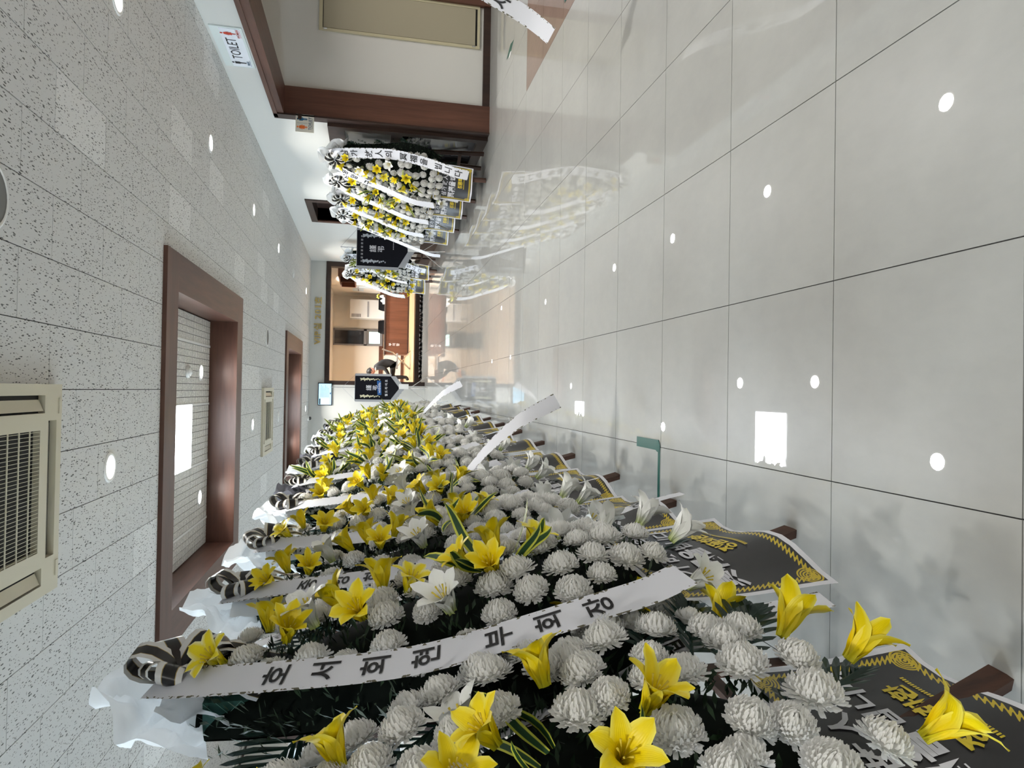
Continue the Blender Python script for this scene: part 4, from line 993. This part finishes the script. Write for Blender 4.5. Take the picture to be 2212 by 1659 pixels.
GL = 'wreaths lined up along the open left side of the hall'; GR = 'wreaths lined up along the toilet side wall'
L = [
 ((-.655, 1.10), 'white chrysanthemum wreath rimmed with yellow lilies, the first of its row', dict(edge='yellow', var=(0, 3), left='아', pap=1, bulge=.085)),
 ((-.48, 1.84), 'white chrysanthemum wreath with white lilies low down and ribbon naming 부회장', dict(edge='white', var=(0, 3), left='호서회현 부회장', pap=0)),
 ((-.52, 2.70), 'wreath with ribbon 중앙회원 and tall pointed white tissue, second wreath past the lily-rimmed one', dict(edge='white', var=(0, 3), left='중앙회원 일동', pap=1)),
 ((-.50, 3.40), 'white wreath whose long blank ribbon tail sweeps out over the floor', dict(edge='white', var=(0, 2), left='', right='', pap=2)),
 ((-.46, 4.22), 'wreath topped with broad white fluted tissue and striped bow, facing the floor tape', dict(edge='few', var=(0, 3), left='', pap=0)),
 ((-.43, 5.02), 'wreath topped with dark grey tissue and black palm fan, the nearer of two grey-topped ones', dict(edge='dense', var=(0, 3), left='', pap=3)),
 ((-.40, 5.82), 'wreath with white tissue top standing between the two grey-topped wreaths', dict(edge='few', var=(0, 3), left='', pap=1)),
 ((-.37, 6.62), 'wreath topped with dark grey tissue, the farther of two grey-topped ones', dict(edge='dense', var=(0, 3), left='', pap=3)),
 ((-.34, 7.42), 'small-looking wreath with crumpled white tissue just past the farther grey-topped one', dict(edge='dense', var=(0, 2), left='', right='', pap=2)),
 ((-.30, 8.22), 'wreath thick with variegated leaves, second past the farther grey-topped one', dict(edge='dense', var=(0, 3), left='', pap=0)),
 ((-.28, 9.05), 'wreath with many yellow lilies standing next to the blue-topped wreath', dict(edge='dense', var=(0, 3), left='', pap=2)),
 ((-.26, 10.0), 'wreath topped with blue-grey gauze, last of its row before the blue-logo banner', dict(edge='dense', var=(0, 3), left='삼가 故人의', pap=4)),
]
for k, (O, lb, kw) in enumerate(L): wreath(O, 78 if k == 0 else 85+(k % 3-1)*3, 11+k, lb, GL, **kw)
Rr = [
 ((2.56, 8.24), -62, 'white and yellow wreath with a ribbon ending 빕니다, beside the walnut post', dict(edge='none', var=(0, 1), left='중앙 구', pap=0)),
 ((2.54, 9.08), -65, 'wreath directly behind the one beside the walnut post', dict(edge='few', var=(0, 1), left='', pap=1)),
 ((2.54, 9.93), -66, 'wreath with wide white tissue, third from the walnut post along the wall', dict(edge='none', var=(0, 2), left='', pap=2)),
 ((2.53, 10.78), -66, 'wreath with a long straight ribbon tail next to the grey-fringed black banner', dict(edge='few', var=(1, 0), left='회원 일동', pap=0)),
 ((2.52, 14.4), -66, 'wreath behind the grey-fringed black banner near the doorway frame', dict(edge='dense', var=(0, 1), left='', pap=1)),
 ((2.42, 15.4), -50, 'wreath farthest along the toilet side wall, beside the wide room opening', dict(edge='yellow', var=(0, 1), left='', pap=2)),
]
for k, (O, a, lb, kw) in enumerate(Rr): wreath(O, a, 41+k, lb, GR, rside=True, **kw)
# wreath by the lobby: only its ribbon end reaches the picture
wreath((2.72, 3.62), -88, 60, 'wreath at the edge of the brown granite tiles with a drooping ribbon end', None, left='', right='기획사', var=(0, 4), edge='none', pap=0, rside=True)

# ------------------------------------------------------------------ banners on chrome stands
def banner(O, deg, topz, w, hgt, label, chars, extra, ornament, poletop):
    o = thing('mourning_banner', label, 'banner', (O[0], O[1], 0), math.radians(deg))
    MB().tube([(0, .02, .05), (0, .02, poletop)], .010).build('pole', chrome_m, o)
    MB().tube([(-w/2-.04, .01, topz), (w/2+.04, .01, topz)], .008).build('cross_rod', chrome_m, o)
    for s in (-1, 1): MB().tube([(s*(w/2+.02), .01, topz), (0, .02, min(poletop, topz+.30))], .0025, 5).build('cord', fringe_m, o)
    for k in range(3): a = k*2.094+.5; MB().tube([(0, .02, .42), (.34*math.cos(a), .02+.34*math.sin(a), .0)], .008, 6).build('stand_leg', chrome_m, o)
    z0, z1, zt = topz, topz-hgt*.80, topz-hgt
    P = [(-w/2, z0), (w/2, z0), (w/2, z1), (0, zt), (-w/2, z1)]
    MB().add([(x, 0, z) for x, z in P]+[(x, .006, z) for x, z in P], [(4, 3, 2, 1, 0), (5, 6, 7, 8, 9)]+[(i, (i+1) % 5, (i+1) % 5+5, i+5) for i in range(5)]).build('banner_cloth', cloth_black, o)
    fr = MB(); rnd = random.Random(3)
    for (a, b) in (((-w/2, z0), (-w/2, z1)), ((w/2, z0), (w/2, z1)), ((-w/2, z1), (0, zt)), ((0, zt), (w/2, z1))):
        n = 26
        for k in range(n):
            t = (k+.5)/n; x = a[0]+(b[0]-a[0])*t; z = a[1]+(b[1]-a[1])*t
            if a[0] == b[0]:
                s = 1 if x > 0 else -1; fr.box(min(x, x+s*.055), max(x, x+s*.055), -.006-rnd.random()*.004, .0, z-.018, z+.013)
            else: fr.box(x-.011, x+.009, -.006-rnd.random()*.004, .0, z-.10-.02*rnd.random(), z+.01)
    fr.build('fringe', fringe_m, o, kind='stuff')
    f = lambda u, v: (u, -.004, v)
    tb = MB()
    for k, ch in enumerate(chars): text(tb, ch, f, .135, -.0, topz-hgt*.30-.155*k, .008)
    tb.build('lettering', ink_white, o)
    orn = MB()
    for s in (-1, 1):
        for k in range(12):
            t = k/11; x = s*w*.36+.012*math.sin(k*2.1); z = topz-hgt*(.14+.40*t); rr = .036*(1.25-.75*t)
            n = 7; orn.add([(x+rr*math.cos(2*PI*j/n+k)*(1 if j % 2 else .55), -.005-.0003*k, z+rr*math.sin(2*PI*j/n+k)*(1 if j % 2 else .55)) for j in range(n)], [tuple(range(n))])
    orn.build('chrysanthemum_print', ornament, o)
    extra(o, f, topz, hgt, w)
    box('hanging_slip', -.02, .10, -.01, -.006, zt-.20, zt+.03, white_m, o)
    return o
def exL(o, f, tz, h, w):
    MB().add([(-.17, -.004, tz-h*.50), (.17, -.004, tz-h*.48), (.17, -.004, tz-h*.57), (-.17, -.004, tz-h*.585)], [(0, 3, 2, 1)]).build('logo_field', mat('logo_blue', (.01, .09, .30), .5), o)
    tb = MB(); text(tb, 'withlife', lambda u, v: (u, -.007, v), .085, 0, tz-h*.535, .006); tb.build('logo_lettering', ink_white, o)
    tb = MB()
    for k, ch in enumerate('월드라이프'): text(tb, ch, f, .07, -.17+.085*k, tz-h*.69, .01)
    tb.build('name_lettering', ink_white, o)
def exR(o, f, tz, h, w):
    tb = MB()
    for k in range(8):
        for q in range(2): tb.box(-.26+.066*k, -.225+.066*k, -.005, -.004, tz-h*.09-.022*q, tz-h*.09-.022*q+.012)
    for k in range(7): tb.box(.0+.03*k, .02+.03*k, -.005, -.004, tz-h*.70, tz-h*.685)
    tb.build('small_lettering', mat('dim_silver_print', (.40, .40, .42), .5), o)
q = at_y(767, 837, 16.3)
banner((q.x, 16.3), 4, q.z, .56, 1.05, 'black mourning banner with blue logo on a chrome stand beside the room opening', '謹弔', exL, mat('cream_print', (.62, .58, .40), .6), 2.25)
q = at_y(771, 535, 13.0)
banner((q.x, 13.0), -6, q.z, .66, .98, 'black mourning banner with silver chrysanthemum print and grey fringe on a chrome stand', '謹弔', exR, mat('silver_print', (.42, .45, .49), .6), q.z+.30)
